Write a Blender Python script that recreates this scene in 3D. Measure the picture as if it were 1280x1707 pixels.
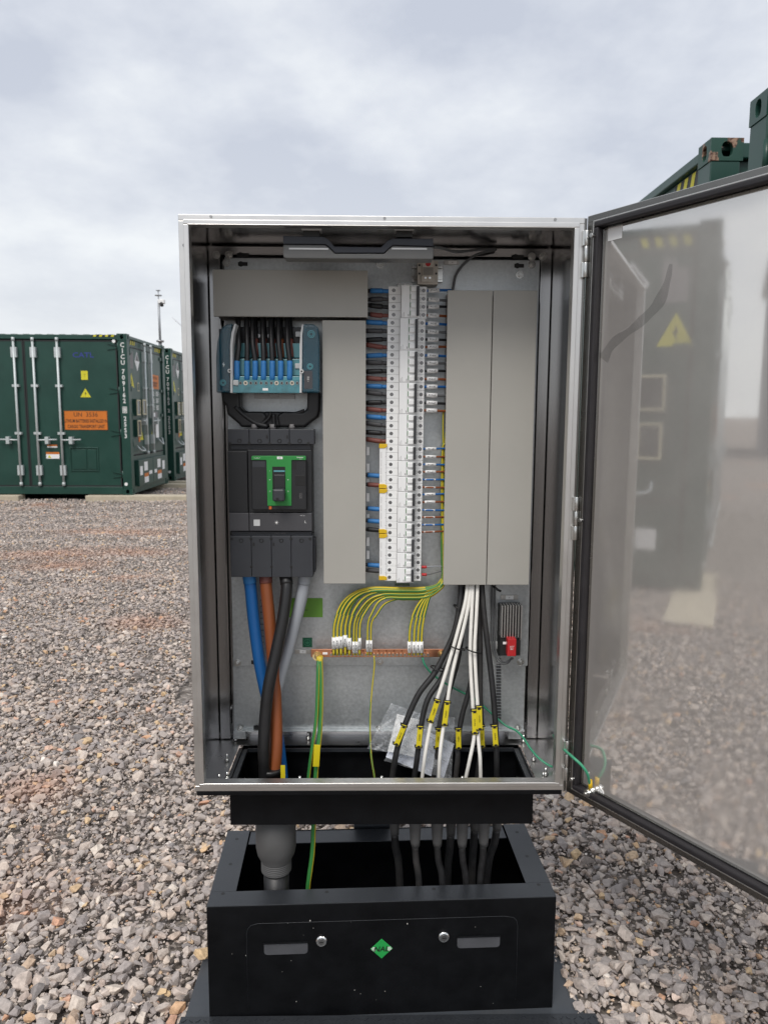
import bpy, bmesh, math, random
import numpy as np
from mathutils import Vector, Matrix, Euler
random.seed(7); rng = np.random.default_rng(11)
S = bpy.context.scene; COL = S.collection; PI = math.pi
for o in list(bpy.data.objects): bpy.data.objects.remove(o)

# ------------------------------------------------------------------ camera
ZB = 0.6                                   # height of the cabinet's underside above the gravel
CAM = Vector((-0.0192, -1.5392, 0.8120 + ZB)); YAW, PITCH, ROLL, FPX = 0.01633, 0.12961, 0.00458, 1244.36
fw = Vector((math.sin(YAW)*math.cos(PITCH), math.cos(YAW)*math.cos(PITCH), -math.sin(PITCH)))
r0 = Vector((math.cos(YAW), -math.sin(YAW), 0)); u0 = r0.cross(fw)
rt = math.cos(ROLL)*r0 + math.sin(ROLL)*u0; up = -math.sin(ROLL)*r0 + math.cos(ROLL)*u0
cd = bpy.data.cameras.new('camera'); cam = bpy.data.objects.new('camera', cd); COL.objects.link(cam)
cd.sensor_fit = 'VERTICAL'; cd.sensor_height = 36; cd.lens = FPX/1707*36; cd.clip_start = .05; cd.clip_end = 3000
cam.matrix_world = Matrix.Translation(CAM) @ Matrix(((rt.x, up.x, -fw.x), (rt.y, up.y, -fw.y), (rt.z, up.z, -fw.z))).to_4x4()
cd.dof.use_dof = True; cd.dof.focus_distance = 1.72; cd.dof.aperture_fstop = 9.0
S.camera = cam
# ------------------------------------------------------------------ sky, sun, exposure
SUN_EL, SUN_AZ = math.radians(52), math.radians(200)     # azimuth: direction the light comes from, clockwise from +y
W = bpy.data.worlds.new('World'); S.world = W; W.use_nodes = True
nt = W.node_tree; nt.nodes.clear(); N = nt.nodes.new; L = nt.links.new
out = N('ShaderNodeOutputWorld'); sky = N('ShaderNodeTexSky'); sky.sky_type = 'NISHITA'; sky.sun_disc = False
sky.sun_elevation = SUN_EL; sky.sun_rotation = SUN_AZ; sky.air_density = 1.2; sky.dust_density = 3
bg1 = N('ShaderNodeBackground'); bg1.inputs[1].default_value = .09; L(sky.outputs[0], bg1.inputs[0])
tc = N('ShaderNodeTexCoord'); sx = N('ShaderNodeSeparateXYZ'); L(tc.outputs['Generated'], sx.inputs[0])
def M2(op, a, b=None, c=None):
    m = N('ShaderNodeMath'); m.operation = op
    for i, v in enumerate((a, b, c)):
        if v is None: continue
        if isinstance(v, (int, float)): m.inputs[i].default_value = v
        else: L(v, m.inputs[i])
    return m.outputs[0]
den = M2('ADD', M2('MAXIMUM', sx.outputs[2], 0), .34)
cv = N('ShaderNodeCombineXYZ'); L(M2('DIVIDE', sx.outputs[0], den), cv.inputs[0]); L(M2('DIVIDE', sx.outputs[1], den), cv.inputs[1])
L(M2('ADD', M2('MULTIPLY', sx.outputs[2], .8), 3.7), cv.inputs[2])
n1 = N('ShaderNodeTexNoise'); n1.inputs['Scale'].default_value = 2.7; n1.inputs['Detail'].default_value = 9; n1.inputs['Roughness'].default_value = .56
n1.inputs['Distortion'].default_value = .0
L(cv.outputs[0], n1.inputs['Vector'])
n2 = N('ShaderNodeTexNoise'); n2.inputs['Scale'].default_value = .42; n2.inputs['Detail'].default_value = 4; L(cv.outputs[0], n2.inputs['Vector'])
cl = M2('ADD', M2('MULTIPLY', n1.outputs[0], .62), M2('MULTIPLY', n2.outputs[0], .38))
rp = N('ShaderNodeValToRGB'); L(cl, rp.inputs[0]); e = rp.color_ramp.elements
e[0].position = .405; e[0].color = (.505, .54, .62, 1); e[1].position = .60; e[1].color = (.775, .80, .825, 1)
e2 = rp.color_ramp.elements.new(.505); e2.color = (.635, .665, .725, 1)
hz = N('ShaderNodeMix'); hz.data_type = 'RGBA'; hz.inputs['B'].default_value = (.80, .82, .83, 1)
L(M2('POWER', M2('SUBTRACT', 1, M2('MINIMUM', M2('MAXIMUM', M2('MULTIPLY', sx.outputs[2], 2.2), 0), 1)), 2.2), hz.inputs['Factor']); L(rp.outputs[0], hz.inputs['A'])
bg2 = N('ShaderNodeBackground'); L(hz.outputs['Result'], bg2.inputs[0]); bg2.inputs[1].default_value = .85
mx = N('ShaderNodeMixShader'); mx.inputs[0].default_value = .93
L(bg1.outputs[0], mx.inputs[1]); L(bg2.outputs[0], mx.inputs[2]); L(mx.outputs[0], out.inputs[0])
sd = bpy.data.lights.new('sun', 'SUN'); sd.energy = 1.5; sd.angle = math.radians(24); sd.color = (1, .955, .9)
so = bpy.data.objects.new('sun', sd); COL.objects.link(so)
to = Vector((math.sin(SUN_AZ)*math.cos(SUN_EL), math.cos(SUN_AZ)*math.cos(SUN_EL), math.sin(SUN_EL)))
so.rotation_euler = to.to_track_quat('Z', 'Y').to_euler(); so.location = (0, 0, 12)
vs = S.view_settings; vs.view_transform = 'Standard'; vs.look = 'None'; vs.exposure = 0.50; vs.gamma = 1; vs.use_curve_mapping = False
S.cycles.max_bounces = 8; S.cycles.glossy_bounces = 5; S.cycles.transparent_max_bounces = 12

# ------------------------------------------------------------------ helpers
def ray(px, py): return fw + rt*((px-640)/FPX) - up*((py-853.5)/FPX)
def at(px, py, Y):
    d = ray(px, py); return CAM + d*((Y-CAM.y)/d.y)
def rect(x0, y0, x1, y1, Y):
    ym = (y0+y1)/2; xm = (x0+x1)/2
    return at(x0, ym, Y).x, at(x1, ym, Y).x, at(xm, y1, Y).z, at(xm, y0, Y).z     # X0,X1,Z0,Z1
def root_matrix(p):
    m = Matrix.Identity(4)
    while p is not None: m = p.matrix_basis @ m; p = p.parent
    return m
def tag(o, label=None, cat=None, group=None, kind=None):
    for k, v in (('label', label), ('category', cat), ('group', group), ('kind', kind)):
        if v: o[k] = v
    return o
def empty(name, loc=(0, 0, 0), rz=0, label=None, cat=None, group=None):
    o = bpy.data.objects.new(name, None); COL.objects.link(o); o.location = loc; o.rotation_euler.z = rz; o.empty_display_size = .05
    return tag(o, label, cat, group)
def copy_tree(o, parent=None):
    c = o.copy(); COL.objects.link(c); c.parent = parent
    for ch in list(o.children): copy_tree(ch, c)
    return c
class MB:
    def __init__(s): s.v = []; s.f = []; s.m = []; s.sm = []
    def add(s, vs_, fs, mi=0, sm=False):
        b = len(s.v); s.v += [tuple(v) for v in vs_]
        for f in fs: s.f.append(tuple(b+i for i in f)); s.m.append(mi); s.sm.append(sm)
        return s
    def box(s, x0, x1, y0, y1, z0, z1, mi=0, mat=None):
        vs_ = [Vector((x, y, z)) for z in (z0, z1) for y in (y0, y1) for x in (x0, x1)]
        if mat: vs_ = [mat @ v for v in vs_]
        return s.add(vs_, [(0, 2, 3, 1), (4, 5, 7, 6), (0, 1, 5, 4), (2, 6, 7, 3), (0, 4, 6, 2), (1, 3, 7, 5)], mi)
    def pbox(s, x0, y0, x1, y1, Y, Yb, mi=0):
        a, b, c, d = rect(x0, y0, x1, y1, Y); return s.box(a, b, Y, Yb, c, d, mi)
    def prism(s, poly, ax, d0, d1, mi=0, mat=None):       # poly in the two other axes, extruded along ax
        n = len(poly)
        def P(p, d): v = [p[0], p[1]]; v.insert(ax, d); v = Vector(v); return mat @ v if mat else v
        vs_ = [P(p, d0) for p in poly] + [P(p, d1) for p in poly]
        return s.add(vs_, [tuple(range(n-1, -1, -1)), tuple(range(n, 2*n))] + [(i, (i+1) % n, n+(i+1) % n, n+i) for i in range(n)], mi)
    def tube(s, pts, r, n=8, mi=0, stripe=None, caps=True, rr=None):
        pts = [Vector(p) for p in pts]; rings = []; prev = None
        for i, p in enumerate(pts):
            t = (pts[min(i+1, len(pts)-1)]-pts[max(i-1, 0)]).normalized()
            if prev is None:
                a = t.orthogonal().normalized(); 
                ref = Vector((0, -1, 0)) if abs(t.y) < .9 else Vector((0, 0, 1)); a = (ref-t*ref.dot(t)).normalized()
            else: a = (prev-t*prev.dot(t)).normalized()
            prev = a; b = t.cross(a); q = rr[i] if rr else r
            rings.append([p+(a*math.cos(2*PI*k/n)+b*math.sin(2*PI*k/n))*q for k in range(n)])
        b0 = len(s.v); s.v += [tuple(v) for R_ in rings for v in R_]
        for i in range(len(rings)-1):
            tw = int(i*(stripe[1] if stripe else 0))
            for k in range(n):
                s.f.append((b0+i*n+k, b0+i*n+(k+1) % n, b0+(i+1)*n+(k+1) % n, b0+(i+1)*n+k)); s.sm.append(True)
                s.m.append(stripe[0] if stripe and ((k+tw) % n) in stripe[2] else mi)
        if caps:
            s.f.append(tuple(b0+k for k in range(n-1, -1, -1))); s.m.append(mi); s.sm.append(False)
            e_ = b0+(len(rings)-1)*n; s.f.append(tuple(e_+k for k in range(n))); s.m.append(mi); s.sm.append(False)
        return s
    def cyl(s, p0, p1, r, n=16, mi=0, r1=None):
        return s.tube([p0, p1], r, n, mi, rr=[r, r1 if r1 is not None else r])
    def frame(s, x0, x1, z0, z1, w, y0, y1, mi=0):         # rectangular ring in the xz plane
        s.box(x0, x1, y0, y1, z0, z0+w, mi); s.box(x0, x1, y0, y1, z1-w, z1, mi)
        s.box(x0, x0+w, y0+1e-4, y1-1e-4, z0+w, z1-w, mi); return s.box(x1-w, x1, y0+1e-4, y1-1e-4, z0+w, z1-w, mi)
    def build(s, name, mats, parent=None, bev=0, seg=2, local=False, smooth=False):
        me = bpy.data.meshes.new(name)
        mats = mats if isinstance(mats, (list, tuple)) else [mats]
        vs_ = [Vector(v) for v in s.v]; loc = Vector((0, 0, 0))
        if parent is not None and not local:
            inv = root_matrix(parent).inverted(); vs_ = [inv @ v for v in vs_]
        if parent is None and not local:
            xs = [v.x for v in vs_]; ys = [v.y for v in vs_]; zs = [v.z for v in vs_]
            loc = Vector(((min(xs)+max(xs))/2, (min(ys)+max(ys))/2, min(zs))); vs_ = [v-loc for v in vs_]
        me.from_pydata(vs_, [], s.f); 
        for m in mats: me.materials.append(m)
        me.polygons.foreach_set('material_index', s.m); me.polygons.foreach_set('use_smooth', [bool(a) or smooth for a in s.sm])
        bm = bmesh.new(); bm.from_mesh(me); bmesh.ops.recalc_face_normals(bm, faces=bm.faces); bm.to_mesh(me); bm.free(); me.update()
        o = bpy.data.objects.new(name, me); COL.objects.link(o); o.parent = parent; o.location = loc
        if bev:
            b = o.modifiers.new('bevel', 'BEVEL'); b.width = bev; b.segments = seg; b.limit_method = 'ANGLE'; b.angle_limit = math.radians(40); b.harden_normals = False
        return o
def smooth_path(pts, n=6):
    pts = [Vector(p) for p in pts]; P = [pts[0]*2-pts[1]]+pts+[pts[-1]*2-pts[-2]]; o = []
    for i in range(1, len(P)-2):
        for k in range(n):
            t = k/n; a, b, c, d = P[i-1], P[i], P[i+1], P[i+2]
            o.append(.5*((2*b)+(-a+c)*t+(2*a-5*b+4*c-d)*t*t+(-a+3*b-3*c+d)*t**3))
    return o+[pts[-1]]
_tc = {}
def text(body, h, mt, parent, centre, right=(1, 0, 0), upv=(0, 0, 1), local=False, name='lettering', sx_=1, bold=False, local_off=.0005):
    """lettering: flat letters of cap height h, centred, a hair proud of the face"""
    key = (body, bold)
    if key not in _tc:
        c = bpy.data.curves.new('t', 'FONT'); c.body = body; c.size = 1; c.resolution_u = 2; c.offset = .018 if bold else 0
        c.align_x = 'CENTER'; c.space_line = .85
        t = bpy.data.objects.new('t', c); me = bpy.data.meshes.new_from_object(t)
        _tc[key] = ([v.co.copy() for v in me.vertices], [tuple(p.vertices) for p in me.polygons])
        bpy.data.objects.remove(t); bpy.data.meshes.remove(me)
    V_, F_ = _tc[key]
    if not V_: return
    y0 = min(v.y for v in V_); y1 = max(v.y for v in V_); k = h/.69
    R_, U_ = Vector(right).normalized(), Vector(upv).normalized(); Nn = R_.cross(U_); C_ = Vector(centre)+Nn*local_off
    if '\n' in body: k = h/(y1-y0)
    mb = MB(); mb.add([C_+R_*(v.x*k*sx_)+U_*((v.y-(y0+y1)/2)*k) for v in V_], F_)
    return mb.build(name, mt, parent, local=local)

# ------------------------------------------------------------------ materials
def mat(name, col, rough=.5, metal=0, var=.12, vs_=8., bump=0., bs=60., spec=.5, col2=None, dirt=0., dcol=(.25, .22, .18), rvar=.1, stretch=None, aniso=0., alpha=1, trans=0, coat=0, cracks=0):
    m = bpy.data.materials.new(name); m.use_nodes = True; t = m.node_tree; n = t.nodes; l = t.links.new; b = n['Principled BSDF']
    tc_ = n.new('ShaderNodeTexCoord'); oi = n.new('ShaderNodeObjectInfo'); va = n.new('ShaderNodeVectorMath'); va.operation = 'MULTIPLY_ADD'
    l(oi.outputs['Random'], va.inputs[0]); va.inputs[1].default_value = (17, 31, 23); l(tc_.outputs['Object'], va.inputs[2])
    vec = va.outputs[0]
    if stretch:
        mp = n.new('ShaderNodeMapping'); mp.inputs['Scale'].default_value = stretch; l(vec, mp.inputs[0]); svec = mp.outputs[0]
    else: svec = vec
    ns = n.new('ShaderNodeTexNoise'); ns.inputs['Scale'].default_value = vs_; ns.inputs['Detail'].default_value = 6; ns.inputs['Roughness'].default_value = .6; l(svec, ns.inputs['Vector'])
    mr = n.new('ShaderNodeMapRange'); l(ns.outputs[0], mr.inputs[0]); mr.inputs[1].default_value = .3; mr.inputs[2].default_value = .7
    mxc = n.new('ShaderNodeMix'); mxc.data_type = 'RGBA'; l(mr.outputs[0], mxc.inputs['Factor'])
    c2 = col2 or tuple(min(1, c*(1+var)) for c in col); c1 = col if col2 else tuple(c*(1-var) for c in col)
    mxc.inputs['A'].default_value = (*c1, 1); mxc.inputs['B'].default_value = (*c2, 1); cout = mxc.outputs['Result']
    if dirt:
        nd = n.new('ShaderNodeTexNoise'); nd.inputs['Scale'].default_value = 3.5; nd.inputs['Detail'].default_value = 10; nd.inputs['Roughness'].default_value = .7; l(vec, nd.inputs['Vector'])
        md = n.new('ShaderNodeMapRange'); l(nd.outputs[0], md.inputs[0]); md.inputs[1].default_value = .5; md.inputs[2].default_value = .75; md.inputs[4].default_value = dirt
        mk = n.new('ShaderNodeMix'); mk.data_type = 'RGBA'; l(md.outputs[0], mk.inputs['Factor']); l(cout, mk.inputs['A']); mk.inputs['B'].default_value = (*dcol, 1); cout = mk.outputs['Result']
    l(cout, b.inputs['Base Color'])
    mrr = n.new('ShaderNodeMapRange'); l(ns.outputs[0], mrr.inputs[0]); mrr.inputs[1].default_value = .3; mrr.inputs[2].default_value = .7
    mrr.inputs[3].default_value = max(0, rough-rvar*rough); mrr.inputs[4].default_value = min(1, rough+rvar*rough*2); l(mrr.outputs[0], b.inputs['Roughness'])
    b.inputs['Metallic'].default_value = metal; b.inputs['Specular IOR Level'].default_value = spec; b.inputs['Alpha'].default_value = alpha
    b.inputs['Transmission Weight'].default_value = trans; b.inputs['Coat Weight'].default_value = coat
    if aniso:
        b.inputs['Anisotropic'].default_value = aniso; tg = n.new('ShaderNodeTangent'); tg.direction_type = 'RADIAL'; tg.axis = 'Z'; l(tg.outputs[0], b.inputs['Tangent'])
    if bump:
        nb = n.new('ShaderNodeTexNoise'); nb.inputs['Scale'].default_value = bs; nb.inputs['Detail'].default_value = 4; l(svec, nb.inputs['Vector'])
        bp = n.new('ShaderNodeBump'); bp.inputs['Strength'].default_value = bump; bp.inputs['Distance'].default_value = .002; l(nb.outputs[0], bp.inputs['Height']); l(bp.outputs[0], b.inputs['Normal'])
    return m
Mt = dict(
 steel=mat('stainless_steel', (.60, .585, .56), .27, 1, .05, 30, .12, 90, stretch=(1, 1, .04), rvar=.25),
 rimsteel=mat('rim_steel', (.72, .71, .69), .34, 1, .05, 14, .1, 60, dirt=.18, dcol=(.35, .33, .3)),
 insteel=mat('cabinet_inside_steel', (.42, .415, .415), .15, 1, .03, 25, .05, 80, stretch=(1, 1, .05), rvar=.15), floorsteel=mat('cabinet_floor_steel', (.55, .54, .53), .3, 1, .05, 20, .06, 90, rvar=.15),

 galv=mat('galvanised_plate', (.45, .475, .485), .41, .8, .12, 120, .12, 400, col2=(.60, .625, .635), rvar=.12),
 zinc=mat('zinc', (.62, .62, .60), .25, 1, .05), darkzinc=mat('dull_zinc', (.33, .33, .33), .4, 1, .1),
 pvc=mat('grey_pvc', (.40, .388, .352), .40, 0, .03, 4, .03, 300, dirt=.35, dcol=(.34, .328, .30)), pvcd=mat('grey_pvc_fingers', (.29, .28, .26), .5, 0, .04),
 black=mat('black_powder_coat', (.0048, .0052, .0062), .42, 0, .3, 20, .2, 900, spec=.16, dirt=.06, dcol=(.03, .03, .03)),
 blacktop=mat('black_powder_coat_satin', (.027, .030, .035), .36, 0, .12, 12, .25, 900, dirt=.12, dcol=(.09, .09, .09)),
 greyplate=mat('grey_plate_paint', (.055, .062, .072), .45, 0, .12, 10, .1, 300, dirt=.2, dcol=(.14, .13, .12)),
 rubber=mat('black_rubber', (.012, .012, .013), .42, 0, .2, 30), gasket=mat('gasket_foam', (.017, .015, .017), .5, 0, .2, 40, .2, 200),
 cblack=mat('black_cable', (.014, .014, .015), .38, 0, .2, 20, .08, 120), cblackd=mat('dusty_black_cable', (.018, .018, .019), .5, 0, .3, 60, .15, 200, dirt=.4, dcol=(.13, .12, .11)),
 cblue=mat('blue_cable', (.012, .12, .37), .38, 0, .08), sblue=mat('blue_sleeve', (.035, .20, .50), .5, 0, .06), cbrown=mat('brown_cable', (.245, .068, .02), .42, 0, .1),
 sbrown=mat('brown_sleeve', (.20, .062, .048), .5, 0, .1), cgrey=mat('grey_cable', (.32, .34, .37), .42, 0, .05), sgrey=mat('grey_sleeve', (.06, .06, .063), .5, 0, .1),
 cdgrey=mat('mid_grey_cable', (.13, .135, .14), .45, 0, .06),
 cwhite=mat('white_cable', (.80, .78, .73), .45, 0, .05, 30, dirt=.1, dcol=(.5, .46, .4)),
 gyY=mat('earth_yellow', (.62, .47, .03), .42, 0, .06), gyG=mat('earth_green', (.035, .20, .045), .42, 0, .06), teal=mat('earth_teal', (.05, .30, .17), .4, 0, .05),
 mcb=mat('white_moulding', (.86, .865, .86), .4, 0, .02), mcb2=mat('pale_grey_moulding', (.60, .61, .61), .45, 0, .02), dk=mat('dark_toggle', (.035, .036, .04), .45),
 ylw=mat('yellow_plastic', (.72, .46, .01), .42, 0, .05), tagy=mat('yellow_tag', (.68, .56, .015), .45, 0, .06), white=mat('white_label', (.88, .88, .87), .5, 0, .02),
 ink=mat('black_ink', (.012, .012, .012), .5), winkl=mat('white_ink', (.80, .80, .78), .5, 0, .04, 60), blueink=mat('blue_ink', (.03, .045, .24), .5),
 copper=mat('copper', (.78, .36, .21), .32, 1, .12, 30, .05), brass=mat('brass', (.66, .50, .26), .3, 1, .1), nickel=mat('nickel', (.66, .60, .50), .3, 1, .1),
 mccb=mat('breaker_grey', (.038, .041, .048), .42, 0, .06, 20, .05, 500), mccb2=mat('breaker_black', (.018, .019, .021), .38, 0, .06, 20, .05, 500), mccb3=mat('breaker_band', (.062, .062, .068), .42, 0, .05),
 green=mat('breaker_green', (.025, .25, .05), .42, 0, .03), orange=mat('orange_button', (.55, .13, .02), .4),
 beige=mat('beige_plastic', (.52, .48, .42), .5, 0, .04), red=mat('red_plastic', (.48, .018, .022), .4, 0, .05), alum=mat('aluminium', (.52, .51, .49), .4, .9, .05),
 heater=mat('heater_black', (.013, .013, .013), .5), difus=mat('lamp_diffuser', (.17, .17, .165), .35, 0, .06, 12, trans=.35),
 stgreen=mat('green_sticker', (.13, .30, .035), .5, 0, .04), stdg=mat('dark_green_sticker', (.01, .11, .055), .5), boot=mat('grey_boot', (.085, .085, .085), .55, 0, .1, 14, .1, 100),
 cg=mat('container_green', (.014, .058, .044), .36, 0, .14, 2.5, .05, 10, dirt=.14, dcol=(.055, .085, .075)), cgd=mat('container_green_dark', (.008, .022, .018), .5, 0, .15, 3),
 seal=mat('door_seal', (.02, .021, .022), .6), ortag=mat('orange_placard', (.62, .175, .02), .5, 0, .05), yel=mat('warning_yellow', (.66, .60, .03), .5, 0, .05),
 galvrod=mat('galvanised_rod', (.56, .60, .60), .45, .25, .08, 12), glass=mat('dark_glass', (.012, .018, .02), .06, 0, .1), cream=mat('cream_frame', (.55, .50, .34), .5),
 conc=mat('concrete_sleeper', (.52, .46, .35), .85, 0, .15, 14, .5, 60, dirt=.35, dcol=(.27, .23, .17)), mastm=mat('mast_grey', (.40, .42, .44), .5, .3, .05),
 shed=mat('shed_cladding', (.13, .14, .155), .5, 0, .06, 2), tealclear=mat('teal_front', (.045, .20, .24), .12, 0, .3, 60, coat=.6), tealp=mat('pale_teal_plastic', (.11, .32, .36), .25, 0, .06), paper=mat('paper', (.78, .82, .92), .7, 0, .04, 40),
 smear=mat('dried_smear', (.14, .14, .14), .35, .4, .3, 20, alpha=.22), badge=mat('badge_green', (.02, .33, .07), .35, 0, .03), lockm=mat('chrome_lock', (.80, .80, .79), .14, 1, .03),
 wt=mat('turbine_white', (.55, .57, .60), .5), grille=mat('grey_grille', (.22, .21, .21), .6), dchip=mat('chip', (.55, .54, .5), .8),
)
def door_steel():
    m = bpy.data.materials.new('door_inner_steel'); m.use_nodes = True; t = m.node_tree; n = t.nodes; l = t.links.new; a = n['Principled BSDF']; b = n.new('ShaderNodeBsdfPrincipled'); o = n['Material Output']
    tc_ = n.new('ShaderNodeTexCoord'); mp = n.new('ShaderNodeMapping'); mp.inputs['Scale'].default_value = (1, 1, .02); l(tc_.outputs['Object'], mp.inputs[0])
    br = n.new('ShaderNodeTexNoise'); br.inputs['Scale'].default_value = 340; br.inputs['Detail'].default_value = 3; l(mp.outputs[0], br.inputs['Vector'])
    ns = n.new('ShaderNodeTexNoise'); ns.inputs['Scale'].default_value = 5; ns.inputs['Detail'].default_value = 8; ns.inputs['Roughness'].default_value = .65; l(tc_.outputs['Object'], ns.inputs['Vector'])
    r = n.new('ShaderNodeMapRange'); l(ns.outputs[0], r.inputs[0]); r.inputs[1].default_value = .35; r.inputs[2].default_value = .75; r.inputs[3].default_value = .025; r.inputs[4].default_value = .065; l(r.outputs[0], a.inputs['Roughness']); a.inputs['Anisotropic'].default_value = .45; tg = n.new('ShaderNodeTangent'); tg.direction_type = 'RADIAL'; tg.axis = 'Z'; l(tg.outputs[0], a.inputs['Tangent']); a.inputs['Anisotropic Rotation'].default_value = .25
    bp = n.new('ShaderNodeBump'); bp.inputs['Strength'].default_value = .02; bp.inputs['Distance'].default_value = .0002; l(br.outputs[0], bp.inputs['Height'])
    n3 = n.new('ShaderNodeTexNoise'); n3.inputs['Scale'].default_value = 16; n3.inputs['Detail'].default_value = 9; n3.inputs['Roughness'].default_value = .75; l(tc_.outputs['Object'], n3.inputs['Vector'])
    r3 = n.new('ShaderNodeValToRGB'); l(n3.outputs[0], r3.inputs[0]); r3.color_ramp.elements[0].position = .62; r3.color_ramp.elements[0].color = (.80, .795, .785, 1); r3.color_ramp.elements[1].position = .74; r3.color_ramp.elements[1].color = (.62, .605, .59, 1)
    l(r3.outputs[0], a.inputs['Base Color']); a.inputs['Metallic'].default_value = 1
    b.inputs['Base Color'].default_value = (.74, .70, .665, 1); b.inputs['Metallic'].default_value = .6; b.inputs['Roughness'].default_value = .6; l(bp.outputs[0], b.inputs['Normal'])
    mx_ = n.new('ShaderNodeMixShader'); r4 = n.new('ShaderNodeMapRange'); l(ns.outputs[0], r4.inputs[0]); r4.inputs[3].default_value = .34; r4.inputs[4].default_value = .54; l(r4.outputs[0], mx_.inputs[0]); l(a.outputs[0], mx_.inputs[1]); l(b.outputs[0], mx_.inputs[2]); l(mx_.outputs[0], o.inputs[0])
    return m
Mt['doorsteel'] = door_steel(); Mt['foldsteel'] = mat('fold_steel', (.20, .195, .185), .24, 1, .05, 14, .06, 60)
def blue_clear():
    m = bpy.data.materials.new('blue_translucent_cover'); m.use_nodes = True; t = m.node_tree; b = t.nodes['Principled BSDF']
    b.inputs['Base Color'].default_value = (.003, .085, .135, 1); b.inputs['Roughness'].default_value = .06; b.inputs['Coat Weight'].default_value = 1
    n = t.nodes.new('ShaderNodeTexNoise'); n.inputs['Scale'].default_value = 30; r = t.nodes.new('ShaderNodeMapRange'); t.links.new(n.outputs[0], r.inputs[0]); r.inputs[3].default_value = .35; r.inputs[4].default_value = .75
    t.links.new(r.outputs[0], b.inputs['Alpha']); return m
Mt['blue'] = blue_clear()
def film():
    m = bpy.data.materials.new('clear_film'); m.use_nodes = True; t = m.node_tree; b = t.nodes['Principled BSDF']
    b.inputs['Base Color'].default_value = (.8, .83, .86, 1); b.inputs['Roughness'].default_value = .12
    lw = t.nodes.new('ShaderNodeLayerWeight'); lw.inputs[0].default_value = .35; r = t.nodes.new('ShaderNodeMapRange'); t.links.new(lw.outputs['Facing'], r.inputs[0]); r.inputs[3].default_value = .04; r.inputs[4].default_value = .75
    t.links.new(r.outputs[0], b.inputs['Alpha']); return m
Mt['film'] = film()
def rusty():
    m = mat('rusty_container_green', (.014, .062, .044), .45, 0, .12, 4, .1, 30); t = m.node_tree; n = t.nodes; b = n['Principled BSDF']; src = b.inputs['Base Color'].links[0].from_socket
    tc_ = n.new('ShaderNodeTexCoord'); ns = n.new('ShaderNodeTexNoise'); ns.inputs['Scale'].default_value = 11; ns.inputs['Detail'].default_value = 8; t.links.new(tc_.outputs['Object'], ns.inputs[0])
    r = n.new('ShaderNodeValToRGB'); t.links.new(ns.outputs[0], r.inputs[0]); r.color_ramp.elements[0].position = .535; r.color_ramp.elements[1].position = .56
    ns2 = n.new('ShaderNodeTexNoise'); ns2.inputs['Scale'].default_value = 60; t.links.new(tc_.outputs['Object'], ns2.inputs[0])
    r2 = n.new('ShaderNodeValToRGB'); t.links.new(ns2.outputs[0], r2.inputs[0]); r2.color_ramp.elements[0].color = (.07, .022, .012, 1); r2.color_ramp.elements[1].color = (.34, .22, .15, 1)
    r2.color_ramp.elements[0].position = .4; r2.color_ramp.elements[1].position = .6
    mx_ = n.new('ShaderNodeMix'); mx_.data_type = 'RGBA'; t.links.new(r.outputs[0], mx_.inputs['Factor']); t.links.new(src, mx_.inputs['A']); t.links.new(r2.outputs[0], mx_.inputs['B']); t.links.new(mx_.outputs['Result'], b.inputs['Base Color'])
    return m
Mt['rusty'] = rusty()
def patch(t, geo, base):
    n = t.nodes; l = t.links.new; acc = base
    ns = n.new('ShaderNodeTexNoise'); ns.inputs['Scale'].default_value = 3.1; ns.inputs['Detail'].default_value = 8; ns.inputs['Roughness'].default_value = .8; l(geo.outputs['Position'], ns.inputs['Vector'])
    for c, sc in (((-3.35, 6.15, 0), (1.1, 1.9, 0)), ((-2.95, 5.5, 0), (1.7, 2.6, 0)), ((-2.6, 6.35, 0), (1.5, 2.6, 0)), ((-3.3, 8.0, 0), (1.0, 2.2, 0)), ((-1.28, 1.15, 0), (5, 6, 0)), ((-1.55, 3.4, 0), (3, 4, 0))):
        v = n.new('ShaderNodeVectorMath'); v.operation = 'SUBTRACT'; l(geo.outputs['Position'], v.inputs[0]); v.inputs[1].default_value = c
        w = n.new('ShaderNodeVectorMath'); w.operation = 'MULTIPLY'; l(v.outputs[0], w.inputs[0]); w.inputs[1].default_value = sc
        q = n.new('ShaderNodeVectorMath'); q.operation = 'LENGTH'; l(w.outputs[0], q.inputs[0])
        m = n.new('ShaderNodeMath'); m.operation = 'SUBTRACT'; l(ns.outputs[0], m.inputs[0]); l(q.outputs['Value'], m.inputs[1])
        r = n.new('ShaderNodeMapRange'); l(m.outputs[0], r.inputs[0]); r.inputs[1].default_value = -.55; r.inputs[2].default_value = .35; r.inputs[4].default_value = .45
        x = n.new('ShaderNodeMath'); x.operation = 'MAXIMUM'; l(acc, x.inputs[0]); l(r.outputs[0], x.inputs[1]); acc = x.outputs[0]
    return acc
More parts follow.
